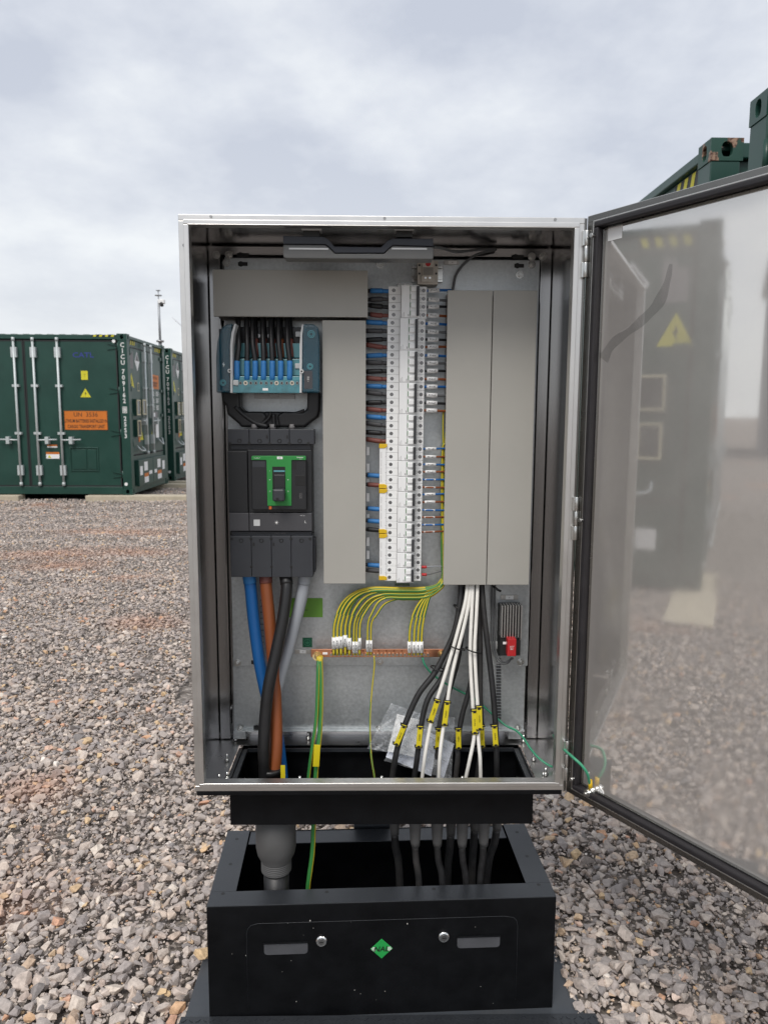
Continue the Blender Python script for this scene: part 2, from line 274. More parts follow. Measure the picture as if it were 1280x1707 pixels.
def stone_mat():
    m = bpy.data.materials.new('crushed_stone'); m.use_nodes = True; t = m.node_tree; n = t.nodes; l = t.links.new; b = n['Principled BSDF']
    oi = n.new('ShaderNodeObjectInfo'); r = n.new('ShaderNodeValToRGB'); l(oi.outputs['Random'], r.inputs[0]); r.color_ramp.interpolation = 'LINEAR'
    cols = [(0, (.175, .16, .155)), (.14, (.30, .27, .255)), (.30, (.23, .21, .205)), (.45, (.37, .33, .30)), (.58, (.275, .25, .235)), (.70, (.43, .38, .34)), (.80, (.32, .265, .235)), (.875, (.48, .435, .385)), (.93, (.36, .28, .23)), (.965, (.48, .36, .22)), (.98, (.42, .24, .16)), (1, (.62, .58, .53))]
    el = r.color_ramp.elements; el[0].position = 0; el[0].color = (*cols[0][1], 1); el[1].position = 1; el[1].color = (*cols[-1][1], 1)
    for p, c in cols[1:-1]: q = el.new(p); q.color = (c[0]*1.03, c[1]*1.0, c[2]*.975, 1)
    geo = n.new('ShaderNodeNewGeometry')
    ns = n.new('ShaderNodeTexNoise'); ns.inputs['Scale'].default_value = 75; ns.inputs['Detail'].default_value = 6; ns.inputs['Roughness'].default_value = .7; l(geo.outputs['Position'], ns.inputs['Vector'])
    mr = n.new('ShaderNodeMapRange'); l(ns.outputs[0], mr.inputs[0]); mr.inputs[1].default_value = .3; mr.inputs[2].default_value = .7; mr.inputs[3].default_value = 1.05; mr.inputs[4].default_value = 1.85
    mu = n.new('ShaderNodeVectorMath'); mu.operation = 'SCALE'; l(r.outputs[0], mu.inputs[0]); l(mr.outputs[0], mu.inputs['Scale'])
    n2_ = n.new('ShaderNodeTexNoise'); n2_.inputs['Scale'].default_value = .75; n2_.inputs['Detail'].default_value = 5; n2_.inputs['Roughness'].default_value = .65; l(geo.outputs['Position'], n2_.inputs['Vector'])
    m2 = n.new('ShaderNodeMapRange'); l(n2_.outputs[0], m2.inputs[0]); m2.inputs[1].default_value = .585; m2.inputs[2].default_value = .70; m2.inputs[4].default_value = .4
    mc = n.new('ShaderNodeMix'); mc.data_type = 'RGBA'; l(patch(t, geo, m2.outputs[0]), mc.inputs['Factor']); l(mu.outputs[0], mc.inputs['A']); mc.inputs['B'].default_value = (.56, .30, .19, 1)
    l(mc.outputs['Result'], b.inputs['Base Color']); b.inputs['Roughness'].default_value = .82; b.inputs['Specular IOR Level'].default_value = .35
    bp = n.new('ShaderNodeBump'); bp.inputs['Strength'].default_value = .55; bp.inputs['Distance'].default_value = .004; l(ns.outputs[0], bp.inputs['Height']); l(bp.outputs[0], b.inputs['Normal'])
    return m
Mt['stone'] = stone_mat()
def ground_mat():
    m = bpy.data.materials.new('gravel_bed'); m.use_nodes = True; t = m.node_tree; n = t.nodes; l = t.links.new; b = n['Principled BSDF']
    geo = n.new('ShaderNodeNewGeometry'); v = n.new('ShaderNodeTexVoronoi'); v.inputs['Scale'].default_value = 42; l(geo.outputs['Position'], v.inputs['Vector'])
    sp = n.new('ShaderNodeSeparateColor'); l(v.outputs['Color'], sp.inputs[0]); r = n.new('ShaderNodeValToRGB'); l(sp.outputs[0], r.inputs[0]); el = r.color_ramp.elements
    el[0].color = (.12, .10, .085, 1); el[1].color = (.42, .37, .33, 1); q = el.new(.5); q.color = (.24, .21, .185, 1)
    v2 = n.new('ShaderNodeTexVoronoi'); v2.feature = 'DISTANCE_TO_EDGE'; v2.inputs['Scale'].default_value = 42; l(geo.outputs['Position'], v2.inputs['Vector'])
    n2_ = n.new('ShaderNodeTexNoise'); n2_.inputs['Scale'].default_value = .75; n2_.inputs['Detail'].default_value = 5; n2_.inputs['Roughness'].default_value = .65; l(geo.outputs['Position'], n2_.inputs['Vector'])
    m2 = n.new('ShaderNodeMapRange'); l(n2_.outputs[0], m2.inputs[0]); m2.inputs[1].default_value = .585; m2.inputs[2].default_value = .70; m2.inputs[4].default_value = .7
    mc = n.new('ShaderNodeMix'); mc.data_type = 'RGBA'; l(patch(t, geo, m2.outputs[0]), mc.inputs['Factor']); l(r.outputs[0], mc.inputs['A']); mc.inputs['B'].default_value = (.44, .22, .13, 1)
    l(mc.outputs['Result'], b.inputs['Base Color']); b.inputs['Roughness'].default_value = .9
    bp = n.new('ShaderNodeBump'); bp.inputs['Strength'].default_value = 1; bp.inputs['Distance'].default_value = .02; l(v2.outputs['Distance'], bp.inputs['Height']); l(bp.outputs[0], b.inputs['Normal'])
    return m
Mt['ground'] = ground_mat()

# ------------------------------------------------------------------ ground
def gz(x, y):
    s = min(max((y-3)/8.5, 0), 1); s = s*s*(3-2*s)
    return -.17*s
def gb(x, y): return gz(x, y) + .010*math.sin(x*2.1+y*1.3)+.008*math.sin(x*5.3-y*4.1)+.006*math.sin(y*7.7+x*1.9)
xs = sorted(set([-900, -300, -100, -50, -30] + [round(-20+i*.5, 2) for i in range(81)] + [30, 50, 100, 300, 900]))
ys = sorted(set([-900, -300, -100, -50, -20] + [round(-6+i*.25, 2) for i in range(110)] + [24, 30, 50, 100, 300, 900]))
g = MB(); g.v = [(x, y, gb(x, y)-.016 if abs(x) < 15 and -5 < y < 20 else gz(x, y)-.02) for y in ys for x in xs]; nx = len(xs)
g.f = [(j*nx+i, j*nx+i+1, (j+1)*nx+i+1, (j+1)*nx+i) for j in range(len(ys)-1) for i in range(nx-1)]; g.m = [0]*len(g.f); g.sm = [True]*len(g.f)
ground = g.build('gravel_ground', Mt['ground'], local=True); tag(ground, kind='structure')

# ------------------------------------------------------------------ shipping containers
CL, CW, CH = 6.06, 2.44, 2.896
def holed(mb, o, ux, uy, w, h, hw, hh, depth, mi=0, n=20):
    """plate o + ux*[0..w] + uy*[0..h] with an oval hole; depth along -(ux x uy)"""
    o, ux, uy = Vector(o), Vector(ux), Vector(uy); nn = ux.cross(uy)*-1; A, B_, C_ = [], [], []
    for k in range(n):
        a = 2*PI*(k+.5)/n; c, s = math.cos(a), math.sin(a)
        q = max(abs(c)/(w/2), abs(s)/(h/2)); A.append(o+ux*(w/2+c/q)+uy*(h/2+s/q))
        ex = hw/2*math.copysign(abs(c)**.8, c); ey = hh/2*math.copysign(abs(s)**.8, s)
        B_.append(o+ux*(w/2+ex)+uy*(h/2+ey)); C_.append(B_[-1]+nn*depth)
    cor = [o, o+ux*w, o+ux*w+uy*h, o+uy*h]
    b = len(mb.v); mb.v += [tuple(v) for v in A+B_+C_+cor]
    for k in range(n):
        j = (k+1) % n; mb.f += [(b+k, b+j, b+n+j, b+n+k), (b+n+k, b+n+j, b+2*n+j, b+2*n+k)]; mb.m += [mi, mi]; mb.sm += [False, False]
    for ci, kk in ((0, n//2+n//8), (1, n*3//4+n//8), (2, n//8), (3, n//4+n//8)):      # fill the corner slivers
        v = [i for i in range(n)]; c_ = cor[ci]; i0 = min(range(n), key=lambda i: (A[i]-c_).length)
        i1 = min([i for i in range(n) if i != i0], key=lambda i: (A[i]-c_).length)
        mb.f.append((b+i0, b+i1, b+3*n+ci)); mb.m.append(mi); mb.sm.append(False)
def casting_mb(x, y, z, sx_, sy_, top):
    """corner casting: 178 long (x) 162 wide (y) 118 high, holes in its outer end, side and top"""
    mb = MB(); lx, ly, lz = .178, .162, .118; x0 = x if sx_ > 0 else x-lx; y0 = y if sy_ > 0 else y-ly; z0 = z
    ex = x0 if sx_ > 0 else x0+lx
    if sx_ > 0: holed(mb, (x0, y0+ly, z0), (0, -1, 0), (0, 0, 1), ly, lz, .055, .080, .03)
    else: holed(mb, (x0+lx, y0, z0), (0, 1, 0), (0, 0, 1), ly, lz, .055, .080, .03)
    if sy_ > 0: holed(mb, (x0, y0, z0), (1, 0, 0), (0, 0, 1), lx, lz, .062, .080, .03)
    else: holed(mb, (x0+lx, y0+ly, z0), (-1, 0, 0), (0, 0, 1), lx, lz, .062, .080, .03)
    if top: holed(mb, (x0, y0, z0+lz), (1, 0, 0), (0, 1, 0), lx, ly, .10, .06, .03)
    else: mb.add([(x0, y0, z0+lz), (x0+lx, y0, z0+lz), (x0+lx, y0+ly, z0+lz), (x0, y0+ly, z0+lz)], [(0, 1, 2, 3)])
    mb.add([(x0, y0, z0), (x0+lx, y0, z0), (x0+lx, y0+ly, z0), (x0, y0+ly, z0)], [(3, 2, 1, 0)])
    ix = x0+lx if sx_ > 0 else x0; mb.add([(ix, y0, z0), (ix, y0+ly, z0), (ix, y0+ly, z0+lz), (ix, y0, z0+lz)], [(0, 1, 2, 3)])
    iy = y0+ly if sy_ > 0 else y0; mb.add([(x0, iy, z0), (x0+lx, iy, z0), (x0+lx, iy, z0+lz), (x0, iy, z0+lz)], [(0, 1, 2, 3)])
    mb.box(x0+.03, x0+lx-.03, y0+.03, y0+ly-.03, z0+.028, z0+.032)
    return mb
def rod_on(root, P, nrm, along, z0, z1, hz_, hdir):
    """locking rod with cams, brackets and a handle; P(u, off) gives a point on the face"""
    mb = MB()
    def pt(u, off, z): v = P(u, off); return Vector((v[0], v[1], z))
    mb.tube([pt(0, .045, z0), pt(0, .045, z1)], .021, 10)
    for z in (z0+.03, z1-.03): mb.tube([pt(0, .045, z-.03), pt(0, .045, z+.03)], .03, 8)
    for k, (z, w, h) in enumerate(((z0+.28, .05, .09), (z1-.26, .05, .09), (z0+.95, .06, .022), (z1-.85, .06, .022))):
        a, b_ = pt(-w, .0, z-h), pt(w, .06, z+h); x0, x1 = sorted((a.x, b_.x)); y0, y1 = sorted((a.y, b_.y)); mb.box(x0, x1, y0, y1, z-h, z+h)
    rod = mb.build('locking_rod', Mt['galvrod'], root, local=True)
    if hdir:
        h = MB(); h.tube([pt(0, .05, hz_), pt(hdir*.07, .075, hz_), pt(hdir*.36, .08, hz_+.01)], .014, 8); a, b_ = pt(hdir*.15, 0, 0), pt(hdir*.21, .1, 0)
        x0, x1 = sorted((a.x, b_.x)); y0, y1 = sorted((a.y, b_.y)); h.box(x0, x1, y0, y1, hz_-.07, hz_+.06)
        h.build('handle', Mt['galvrod'], rod, local=True)
def make_container(label, group='green battery containers on the gravel yard'):
    root = empty('shipping_container', label=label, cat='container', group=group)
    fr = MB(); p = .17
    for x0, x1 in ((-CL, -CL+p), (-p, 0)):
        for y0, y1 in ((0, p), (CW-p, CW)): fr.box(x0+.004, x1-.004, y0+.004, y1-.004, .118, CH-.118)
    for y0, y1 in ((.012, .09), (CW-.09, CW-.012)):
        fr.box(-CL+.178, -.178, y0, y1, .012, .15); fr.box(-CL+.178, -.178, y0, y1, CH-.10, CH-.02)
    for x0, x1 in ((-CL+.012, -CL+.09), (-.09, -.012)):
        fr.box(x0, x1, .162, CW-.162, .012, .15); fr.box(x0, x1, .162, CW-.162, CH-.075, CH-.02); h0 = -.07 if x1 > -1 else x0+.01; fr.box(h0, h0+.025, .166, CW-.166, CH-.21, CH-.0755)
    fr.build('frame', Mt['cg'], root, bev=.006, local=True)
    rf = MB(); rf.box(-CL+.09, -.09, .05, CW-.05, CH-.05, CH-.024)
    for k in range(26): x = -CL+.3+k*.215; rf.box(x, x+.11, .12, CW-.12, CH-.024, CH-.002)
    rf.build('roof', Mt['cg'], root, bev=.006, local=True)
    fl = MB(); fl.box(-CL+.09, -.09, .09, CW-.09, .12, .16); fl.build('floor', Mt['cgd'], root, local=True)
    bk = MB(); bk.box(-CL+.165, -.165, CW-.075, CW-.05, .15, CH-.10)
    for k in range(20): x = -CL+.25+k*.283; bk.box(x, x+.14, CW-.05, CW-.022, .16, CH-.11)
    bk.build('side_panel', Mt['cg'], root, bev=.008, local=True)
    be = MB(); be.box(-CL+.05, -CL+.075, .165, CW-.165, .15, CH-.11)
    for k in range(7): y = .22+k*.29; be.box(-CL+.022, -CL+.05, y, y+.14, .16, CH-.12)
    be.build('end_panel', Mt['cg'], root, bev=.008, local=True)
    for x, s in ((-CL, 1), (0, -1)):
        for y, t in ((0, 1), (CW, -1)):
            for z in (0, CH-.118): casting_mb(x, y, z, s, t, z > 1).build('corner_casting', Mt['cg'], root, bev=.009, seg=3, local=True)
    # long door side (y = 0)
    leaves = [(.20, 1.845), (1.865, 3.02), (3.04, 4.195), (4.215, 5.86)]
    for k, (a, b) in enumerate(leaves):
        d = MB(); d.box(-b, -a, .035, .07, .16, CH-.125); lf = d.build('door', Mt['cg'], root, bev=.004, local=True)
        s_ = MB(); s_.frame(-b-.006, -a+.006, .152, CH-.117, .022, .03, .05); s_.build('door_seal', Mt['seal'], lf, local=True)
        hx = -a if k in (0, 2) else -b
        for z in (.37, 1.13, 1.89, 2.67):
            hs = MB(); sg = -1 if k in (0, 2) else 1
            hs.prism([(hx, z-.035), (hx+sg*.16, z-.06), (hx+sg*.16, z-.045), (hx, z-.012)], 1, .018, .034)
            hs.prism([(hx, z+.035), (hx+sg*.16, z+.06), (hx+sg*.16, z+.045), (hx, z+.012)], 1, .018, .034)
            hs.tube([(hx-sg*.03, .02, z-.07), (hx-sg*.03, .02, z+.07)], .017, 8)
            hs.build('hinge', Mt['cg'], lf, local=True)
    for u, hd in ((1.24, 1), (1.67, 1), (2.01, -1), (2.6, -1), (3.45, 1), (4.05, 1), (4.4, -1), (4.8, -1)):
        rod_on(root, lambda a, off, u=u: (-u+a, .035-off), None, None, .17, 2.82, 1.0, hd)
    gr = MB(); gr.frame(-1.12, -.60, .43, .87, .02, .022, .034); gr.box(-1.08, -.82, .024, .034, .47, .83); gr.box(-.79, -.64, .024, .034, .47, .83)
    for k in range(9):
        for z in (.445, .855): gr.tube([(-1.09+k*.057, .024, z), (-1.09+k*.057, .016, z)], .009, 6)
    gr.build('service_panel', Mt['cg'], root, local=True, bev=.003)
    for px_, pz_ in ((-.23, 2.76), (-.11, .2)): bl_ = MB(); bl_.tube([(px_, .002, pz_), (px_, -.012, pz_)], .03, 12); bl_.build('round_plug', Mt['white'], root, local=True)
    # placards on the long side
    def plac(name, x0, x1, z0, z1, m, y=.0335, th=.004): q = MB(); q.box(x0, x1, y-th, y, z0, z1); return q.build(name, m, root, local=True)
    pl = plac('placard', -1.19, -.41, 1.18, 1.53, Mt['ortag'])
    bo = MB(); bo.frame(-1.188, -.412, 1.182, 1.528, .006, .0285, .0293); bo.build('placard_border', Mt['ink'], pl, local=True)
    text('UN  3536', .075, Mt['ink'], pl, (-.80, .0293, 1.46), local=True)
    text('LITHIUM BATTERIES INSTALLED IN', .058, Mt['ink'], pl, (-.80, .0293, 1.345), local=True, sx_=.60, bold=True)
    text('CARGO TRANSPORT UNIT', .058, Mt['ink'], pl, (-.80, .0293, 1.245), local=True, sx_=.66, bold=True)
    text('CATL', .085, Mt['blueink'], root, (-.80, .034, 2.52), local=True, sx_=1.25, bold=True)
    p2 = plac('sticker', -.85, -.73, 2.08, 2.24, Mt['yel']); text('1.5m\n11', .05, Mt['ink'], p2, (-.79, .0293, 2.165), local=True, sx_=.6)
    def tri(u, z, w, h, axis, name='warning_triangle'):
        q = MB()
        if axis == 'y': q.prism([(u-w/2, z), (u+w/2, z), (u, z+h)], 1, .029, .033)
        else: q.prism([(u-w/2, z), (u+w/2, z), (u, z+h)], 0, -.038, -.034)
        t_ = q.build(name, Mt['yel'], root, local=True); b_ = MB(); k = .2
        def T(pts, d0, d1, ax): b_.prism(pts, ax, d0, d1)
        z2 = z+h*.14; zig = [(u+w*.02, z2+h*.52), (u-w*.09, z2+h*.24), (u-w*.01, z2+h*.26), (u-w*.05, z2), (u+w*.09, z2+h*.32), (u+w*.01, z2+h*.30)]
        if axis == 'y': T(zig, .0275, .0285, 1)
        else: T(zig, -.0335, -.0325, 0)
        b_.build('lightning_symbol', Mt['ink'], t_, local=True)
    tri(-.785, 1.77, .19, .16, 'y')
    a_ = plac('sticker', -1.55, -1.31, .66, .74, Mt['white']); plac('sticker', -1.55, -1.31, .742, .78, Mt['ortag'])
    q = MB(); q.prism([(-1.52, .675), (-1.46, .675), (-1.49, .73)], 1, .027, .0285); q.build('warning_mark', Mt['yel'], a_, local=True)
    plac('sticker', -1.52, -1.34, .86, .885, Mt['white']); plac('sticker', -1.52, -1.34, .886, .915, Mt['ortag'])
    # end (x = 0), facing +x : doors above, service cabinet below
    XF = -.034
    def pe(name, u0, u1, z0, z1, m, x=XF, th=.004, par=None): q = MB(); q.box(x, x+th, u0, u1, z0, z1); return q.build(name, m, par or root, local=True)
    for a, b in ((.19, 1.19), (1.21, 2.25)):
        d = MB(); d.box(-.07, XF-.0005, a, b, .72, CH-.215); lf = d.build('door', Mt['cg'], root, bev=.004, local=True)
        for z0, z1 in ((.712, .73), (CH-.222, CH-.204)): s_ = MB(); s_.box(-.05, -.028, a, b, z0, z1); s_.build('door_seal', Mt['seal'], lf, local=True)
        hy = a if a < 1 else b; sg = -1 if a < 1 else 1
        for z in (.95, 1.45, 1.95, 2.6):
            hs = MB(); hs.box(-.034, -.015, min(hy, hy-sg*.12), max(hy, hy-sg*.12), z-.03, z+.03); hs.tube([(-.012, hy+sg*.03, z-.07), (-.012, hy+sg*.03, z+.07)], .016, 8)
            hs.build('hinge', Mt['cg'], lf, local=True)
    bb = MB(); bb.box(-.07, -.036, .19, 2.25, .15, .70); bb.build('lower_panel', Mt['cg'], root, local=True)
    for u, hd in ((1.0, -1), (1.40, 1)):
        rod_on(root, lambda a, off, u=u: (XF+off, u+a), None, None, .70, 2.82, 1.34, hd)
    for (u0, u1, z0, z1) in ((.33, .57, 1.44, 1.75), (.68, .92, 1.45, 1.76), (.34, .56, 1.05, 1.37)):
        w = MB(); w.box(XF, XF+.06, u0, u1, z0, z1); wf = w.build('window', Mt['cg'], root, bev=.004, local=True)
        f = MB(); k = .035
        for a, b, c, d in ((u0+.012, u1-.012, z0+.012, z0+k), (u0+.012, u1-.012, z1-k, z1-.012), (u0+.012, u0+k, z0+k, z1-k), (u1-k, u1-.012, z0+k, z1-k)): f.box(XF+.06, XF+.072, a, b, c, d)
        f.build('window_frame', Mt['cream'], wf, local=True); pe('pane', u0+k, u1-k, z0+k, z1-k, Mt['glass'], XF+.061, .003, wf)
    pe('grey_placard', .22, .42, 2.30, 2.62, Mt['grille'])
    q = MB(); q.prism([(.65, 2.27), (.79, 2.45), (.65, 2.63), (.51, 2.45)], 0, XF, XF+.005); dm = q.build('diamond_placard', Mt['white'], root, local=True)
    q = MB(); q.prism([(.65, 2.46), (.76, 2.46), (.65, 2.60), (.54, 2.46)], 0, XF+.006, XF+.007); q.build('diamond_stripes', Mt['grille'], dm, local=True)
    tri(.30, 1.96, .28, .26, 'x'); tri(.78, .98, .22, .2, 'x'); tri(1.50, .99, .2, .2, 'x')
    pe('small_plate', .62, .74, 1.9, 2.06, Mt['cream']); pe('small_plate_inner', .64, .72, 1.92, 2.04, Mt['cg'], XF+.0045, .002)
    o_ = pe('placard', 1.50, 2.04, 1.98, 2.26, Mt['ortag']); text('UN 3536', .055, Mt['ink'], o_, (XF+.005, 1.77, 2.20), right=(0, 1, 0), local=True)
    text('LITHIUM BATTERIES INSTALLED IN\nCARGO TRANSPORT UNIT', .1, Mt['ink'], o_, (XF+.005, 1.77, 2.07), right=(0, 1, 0), local=True, sx_=.35, bold=True)
    for r_ in range(3):
        for c_, (a, b) in enumerate(((1.52, 1.72), (1.78, 2.02))):
            tb = pe('data_panel', a, b, 1.55+r_*.14, 1.66+r_*.14, Mt['cg'], XF, .003)
            ln = MB()
            for i in range(4): ln.box(XF+.0035, XF+.0042, a+.02, b-.02-.03*((i+c_) % 2), 1.56+r_*.14+i*.025, 1.572+r_*.14+i*.025)
            ln.build('lettering_lines', Mt['winkl'], tb, local=True)
    pe('vent_grille', 1.62, 1.86, 1.28, 1.52, Mt['grille'], XF, .01); pe('sticker', 1.55, 1.68, 1.42, 1.5, Mt['white'], XF+.011)
    pe('hanging_notice', 1.56, 1.76, 1.0, 1.30, Mt['white'], XF+.05, .003)
    pe('sticker', .58, .66, .95, 1.08, Mt['ortag'], XF)
    q = MB(); q.tube(smooth_path([(XF+.02, .42, .88), (XF+.09, .44, .80), (XF+.10, .66, .79), (XF+.02, .70, .86)], 4), .014, 8); q.build('grab_handle', Mt['galvrod'], root, local=True)
    q = MB(); q.tube(smooth_path([(XF+.02, 1.80, .98), (XF+.10, 1.90, .86), (XF+.02, 2.08, .98)], 5), .016, 8); q.build('grab_handle', Mt['galvrod'], root, local=True)
    lb = MB(); lb.box(XF, XF+.075, .30, 1.205, .13, .62); lb.build('service_cabinet_door', Mt['cg'], root, bev=.005, local=True)
    lb = MB(); lb.box(XF, XF+.075, 1.215, 2.12, .13, .62); lb.build('service_cabinet_door', Mt['cg'], root, bev=.005, local=True)
    for (a, b, c, d, m) in ((.36, .52, .33, .50, 'white'), (.62, .84, .40, .57, 'white'), (.62, .88, .17, .28, 'white'), (.62, .88, .282, .35, 'ortag'), (.93, 1.12, .31, .38, 'white'), (1.28, 1.45, .31, .38, 'white'), (1.50, 1.72, .40, .57, 'white'), (1.50, 1.78, .17, .27, 'white'), (1.50, 1.78, .272, .34, 'ortag'), (1.85, 2.02, .34, .52, 'white')):
        pe('sticker', a, b, c, d, Mt[m], XF+.0755, .002)
    # hazard stripes next to the top castings
    for u in (.19, 1.85):
        hzb = MB(); hzb.box(-.0448, -.0440, u, u+.42, CH-.165, CH-.085); hb = hzb.build('hazard_tape', Mt['ink'], root, local=True)
        for k in range(4): st = MB(); x = u+.02+k*.105; st.prism([(x, CH-.163), (x+.05, CH-.163), (x+.075, CH-.087), (x+.025, CH-.087)], 0, -.0436, -.0428); st.build('hazard_stripe', Mt['yel'], hb, local=True)
    for u in (-.62, -CL+.2):
        hzb = MB(); hzb.box(u, u+.42, .0105, .0115, CH-.056, CH-.022); hb = hzb.build('hazard_tape', Mt['ink'], root, local=True)
        for k in range(4): st = MB(); x = u+.02+k*.105; st.prism([(x, CH-.055), (x+.05, CH-.055), (x+.065, CH-.023), (x+.015, CH-.023)], 1, .0092, .0100); st.build('hazard_stripe', Mt['yel'], hb, local=True)
    return root
cA = make_container('dark green container with four locking rods and orange lithium placard facing the gravel yard')
cB = copy_tree(cA); cC = copy_tree(cA); cD = copy_tree(cA); cE = copy_tree(cA)
for c_, s_, v_ in ((cA, 'CICU 709162 8 25S3', None), (cB, 'CICU 709165 2 25S3', None)):
    zc = 2.70
    for ch in s_:
        if ch == ' ': zc -= .055; continue
        if ch == '8' and c_ is cA and zc > 1.3:
            b_ = MB(); b_.frame(-.125, -.045, zc-.06, zc+.055, .01, .001, .003); b_.build('check_digit_box', Mt['winkl'], c_, local=True)
        text(ch, .078, Mt['winkl'], c_, (-.085, .0032, zc), local=True, name='container_number', bold=True, sx_=.95); zc -= .104
cA.location = (-4.40, 12.15, -.07)
cB.location = (-4.40, 15.10, -.07); cB['label'] = 'second green container in the left row, mostly hidden behind the first and the steel cabinet'
cC.location = (-4.40, -.10, 0); cC['label'] = 'green container out of frame to the left, seen mirrored in the open steel door'
cD.location = (1.812, 2.70+CW, .012); cD.rotation_euler.z = PI; cD['label'] = 'green container behind the open door with a rusty top corner casting'
cE.location = (1.79, -.20+CW, .012); cE.rotation_euler.z = PI; cE['label'] = 'nearest green container at the right edge, only its top corner showing above the door'
for ch in cD.children:
    if ch.name.startswith('corner_casting'):
        bb = [ch.matrix_basis @ Vector(c) for c in ch.bound_box]; cc = sum(bb, Vector())/8
        if cc.x > -.3 and cc.y > 2 and cc.z > 2.5:
            ch.data = ch.data.copy(); ch.data.materials[0] = Mt['rusty']; ch['label'] = 'chipped rusty corner casting'
# concrete sleepers
def sleeper(x0, x1, y0, y1, z0, z1, label):
    mb = MB(); mb.box(x0, x1, y0, y1, z0, z1); o = mb.build('concrete_sleeper', Mt['conc'], bev=.012); tag(o, label, 'sleeper', 'concrete sleepers under the containers')
sleeper(-5.22, -3.38, 12.02, 12.30, -.20, -.072, 'pale concrete sleeper sticking out under the right corner of the front left container')
sleeper(-9.0, -6.42, 12.02, 12.30, -.20, -.072, 'pale concrete sleeper at the left picture edge under the front left container')
sleeper(-5.22, -3.38, 14.35, 14.62, -.20, -.072, 'concrete sleeper under the rear end of the front left container')
sleeper(-5.22, -3.3, 15.0, 15.28, -.20, -.072, 'concrete sleeper under the second left container, just left of the cabinet')
sleeper(-5.2, -3.36, -.22, .11, -.03, .012, 'concrete sleeper mirrored in the lower part of the steel door')
sleeper(-5.2, -4.0, 2.1, 2.36, -.02, -.002, 'far concrete sleeper under the mirrored left container')
sleeper(1.3, 2.6, 2.72, 3.0, -.02, .010, 'concrete sleeper under the container with the rusty corner')
sleeper(1.45, 2.6, 1.9, 2.2, -.02, .010, 'concrete sleeper under the nearest right container')
# camera mast
r_ = empty('camera_mast', (-7.36, 25, -.17), label='tall grey mast with a small camera on top standing behind the left containers', cat='mast')
m_ = MB(); m_.tube([(-7.36, 25, -.17), (-7.36, 25, 3.9)], .062, 12); m_.tube([(-7.36, 25, 3.9), (-7.37, 25, 5.25)], .042, 12); m_.build('pole', Mt['mastm'], r_)
m_ = MB(); m_.tube([(-7.36, 25, 3.87), (-7.36, 25, 3.93)], .13, 12); m_.build('collar', Mt['darkzinc'], r_)
m_ = MB(); m_.tube([(-7.37, 25, 5.25), (-7.37, 25, 5.6)], .016, 8); m_.tube([(-7.37, 25, 5.43), (-7.37, 25, 5.46)], .12, 12); m_.tube([(-7.37, 25, 5.60), (-7.37, 25, 5.62)], .08, 12); m_.build('antenna', Mt['mastm'], r_)
m_ = MB(); m_.box(-7.36, -7.14, 24.85, 25.02, 5.16, 5.30); hd = m_.build('camera_housing', Mt['white'], r_, bev=.02); m_ = MB(); m_.tube([(-7.24, 24.9, 5.18), (-7.22, 24.85, 5.08)], .06, 12); m_.build('lens', Mt['ink'], hd)
# far wind turbine: one blade shows beside the cabinet
r_ = empty('wind_turbine', (-60, 300, 0), label='faint pale wind turbine, one slanting blade visible just left of the cabinet', cat='wind turbine')
hubp = at(330, 566, 300); r_.location = (hubp.x, 302, 0)
m_ = MB(); m_.tube([(hubp.x, 302, -1), (hubp.x, 302, hubp.z)], 1.5, 12, rr=[1.5, .8]); m_.build('tower', Mt['wt'], r_)
m_ = MB(); m_.box(hubp.x-1, hubp.x+1, 299.5, 304, hubp.z-1, hubp.z+1); m_.build('nacelle', Mt['wt'], r_, bev=.3)
tip = at(287, 529, 300); dv = tip-hubp
for k in range(3):
    c_, s_ = math.cos(k*2*PI/3), math.sin(k*2*PI/3); d2 = Vector((dv.x*c_-dv.z*s_, 0, dv.x*s_+dv.z*c_)); m_ = MB(); m_.tube([hubp, hubp+d2*.2, hubp+d2], .3, 8, rr=[.5, .55, .12]); m_.build('blade', Mt['wt'], r_)
# big shed mirrored in the door
r_ = empty('warehouse', (-28, -5, -.05), label='long grey shed seen only as a dark band mirrored in the open door', cat='building')
m_ = MB(); m_.box(-36, -28, -14, -1.15, -.1, 6.6); m_.build('wall', Mt['shed'], r_)
m_ = MB(); m_.box(-36.2, -27.8, -14.2, -.95, 6.6, 6.9); m_.build('roof', Mt['mastm'], r_, bev=.05)
for k in range(3): m_ = MB(); y = -12.5+k*4; m_.box(-28, -27.94, y, y+2.8, 0, 3.6); m_.build('roller_door', Mt['mastm'], r_)

# ------------------------------------------------------------------ stainless cabinet
cab = empty('electrical_cabinet', (0, .14, ZB), label='open stainless steel electrical cabinet on a black collar with its mirror-like door swung right', cat='cabinet')
D = .2726; Z0, Z1 = ZB, ZB+1.2; t = .0015
sh = MB()
sh.box(-.4, -.4+t, 0, D, Z0, Z1); sh.box(.4-t, .4, 0, D, Z0, Z1); sh.box(-.4+t, .4-t, 0, D, Z1-t, Z1)
sh.box(-.4+t, .4-t, D-t, D, Z0, Z1-t)
ox0, ox1, oy0, oy1 = -.345, .351, .036, .219
sh.build('body', Mt['insteel'], cab); sh = MB()
sh.box(-.4+t, .4-t, 0, oy0, Z0, Z0+t); sh.box(-.4+t, .4-t, oy1, D-t, Z0, Z0+t); sh.box(-.4+t, ox0, oy0, oy1, Z0, Z0+t); sh.box(ox1, .4-t, oy0, oy1, Z0, Z0+t)
sh.build('floor_plate', Mt['floorsteel'], cab)
q = MB(); q.box(.4012, .4062, -.002, .015, Z0, Z1); q.build('edge_strip', Mt['foldsteel'], cab)
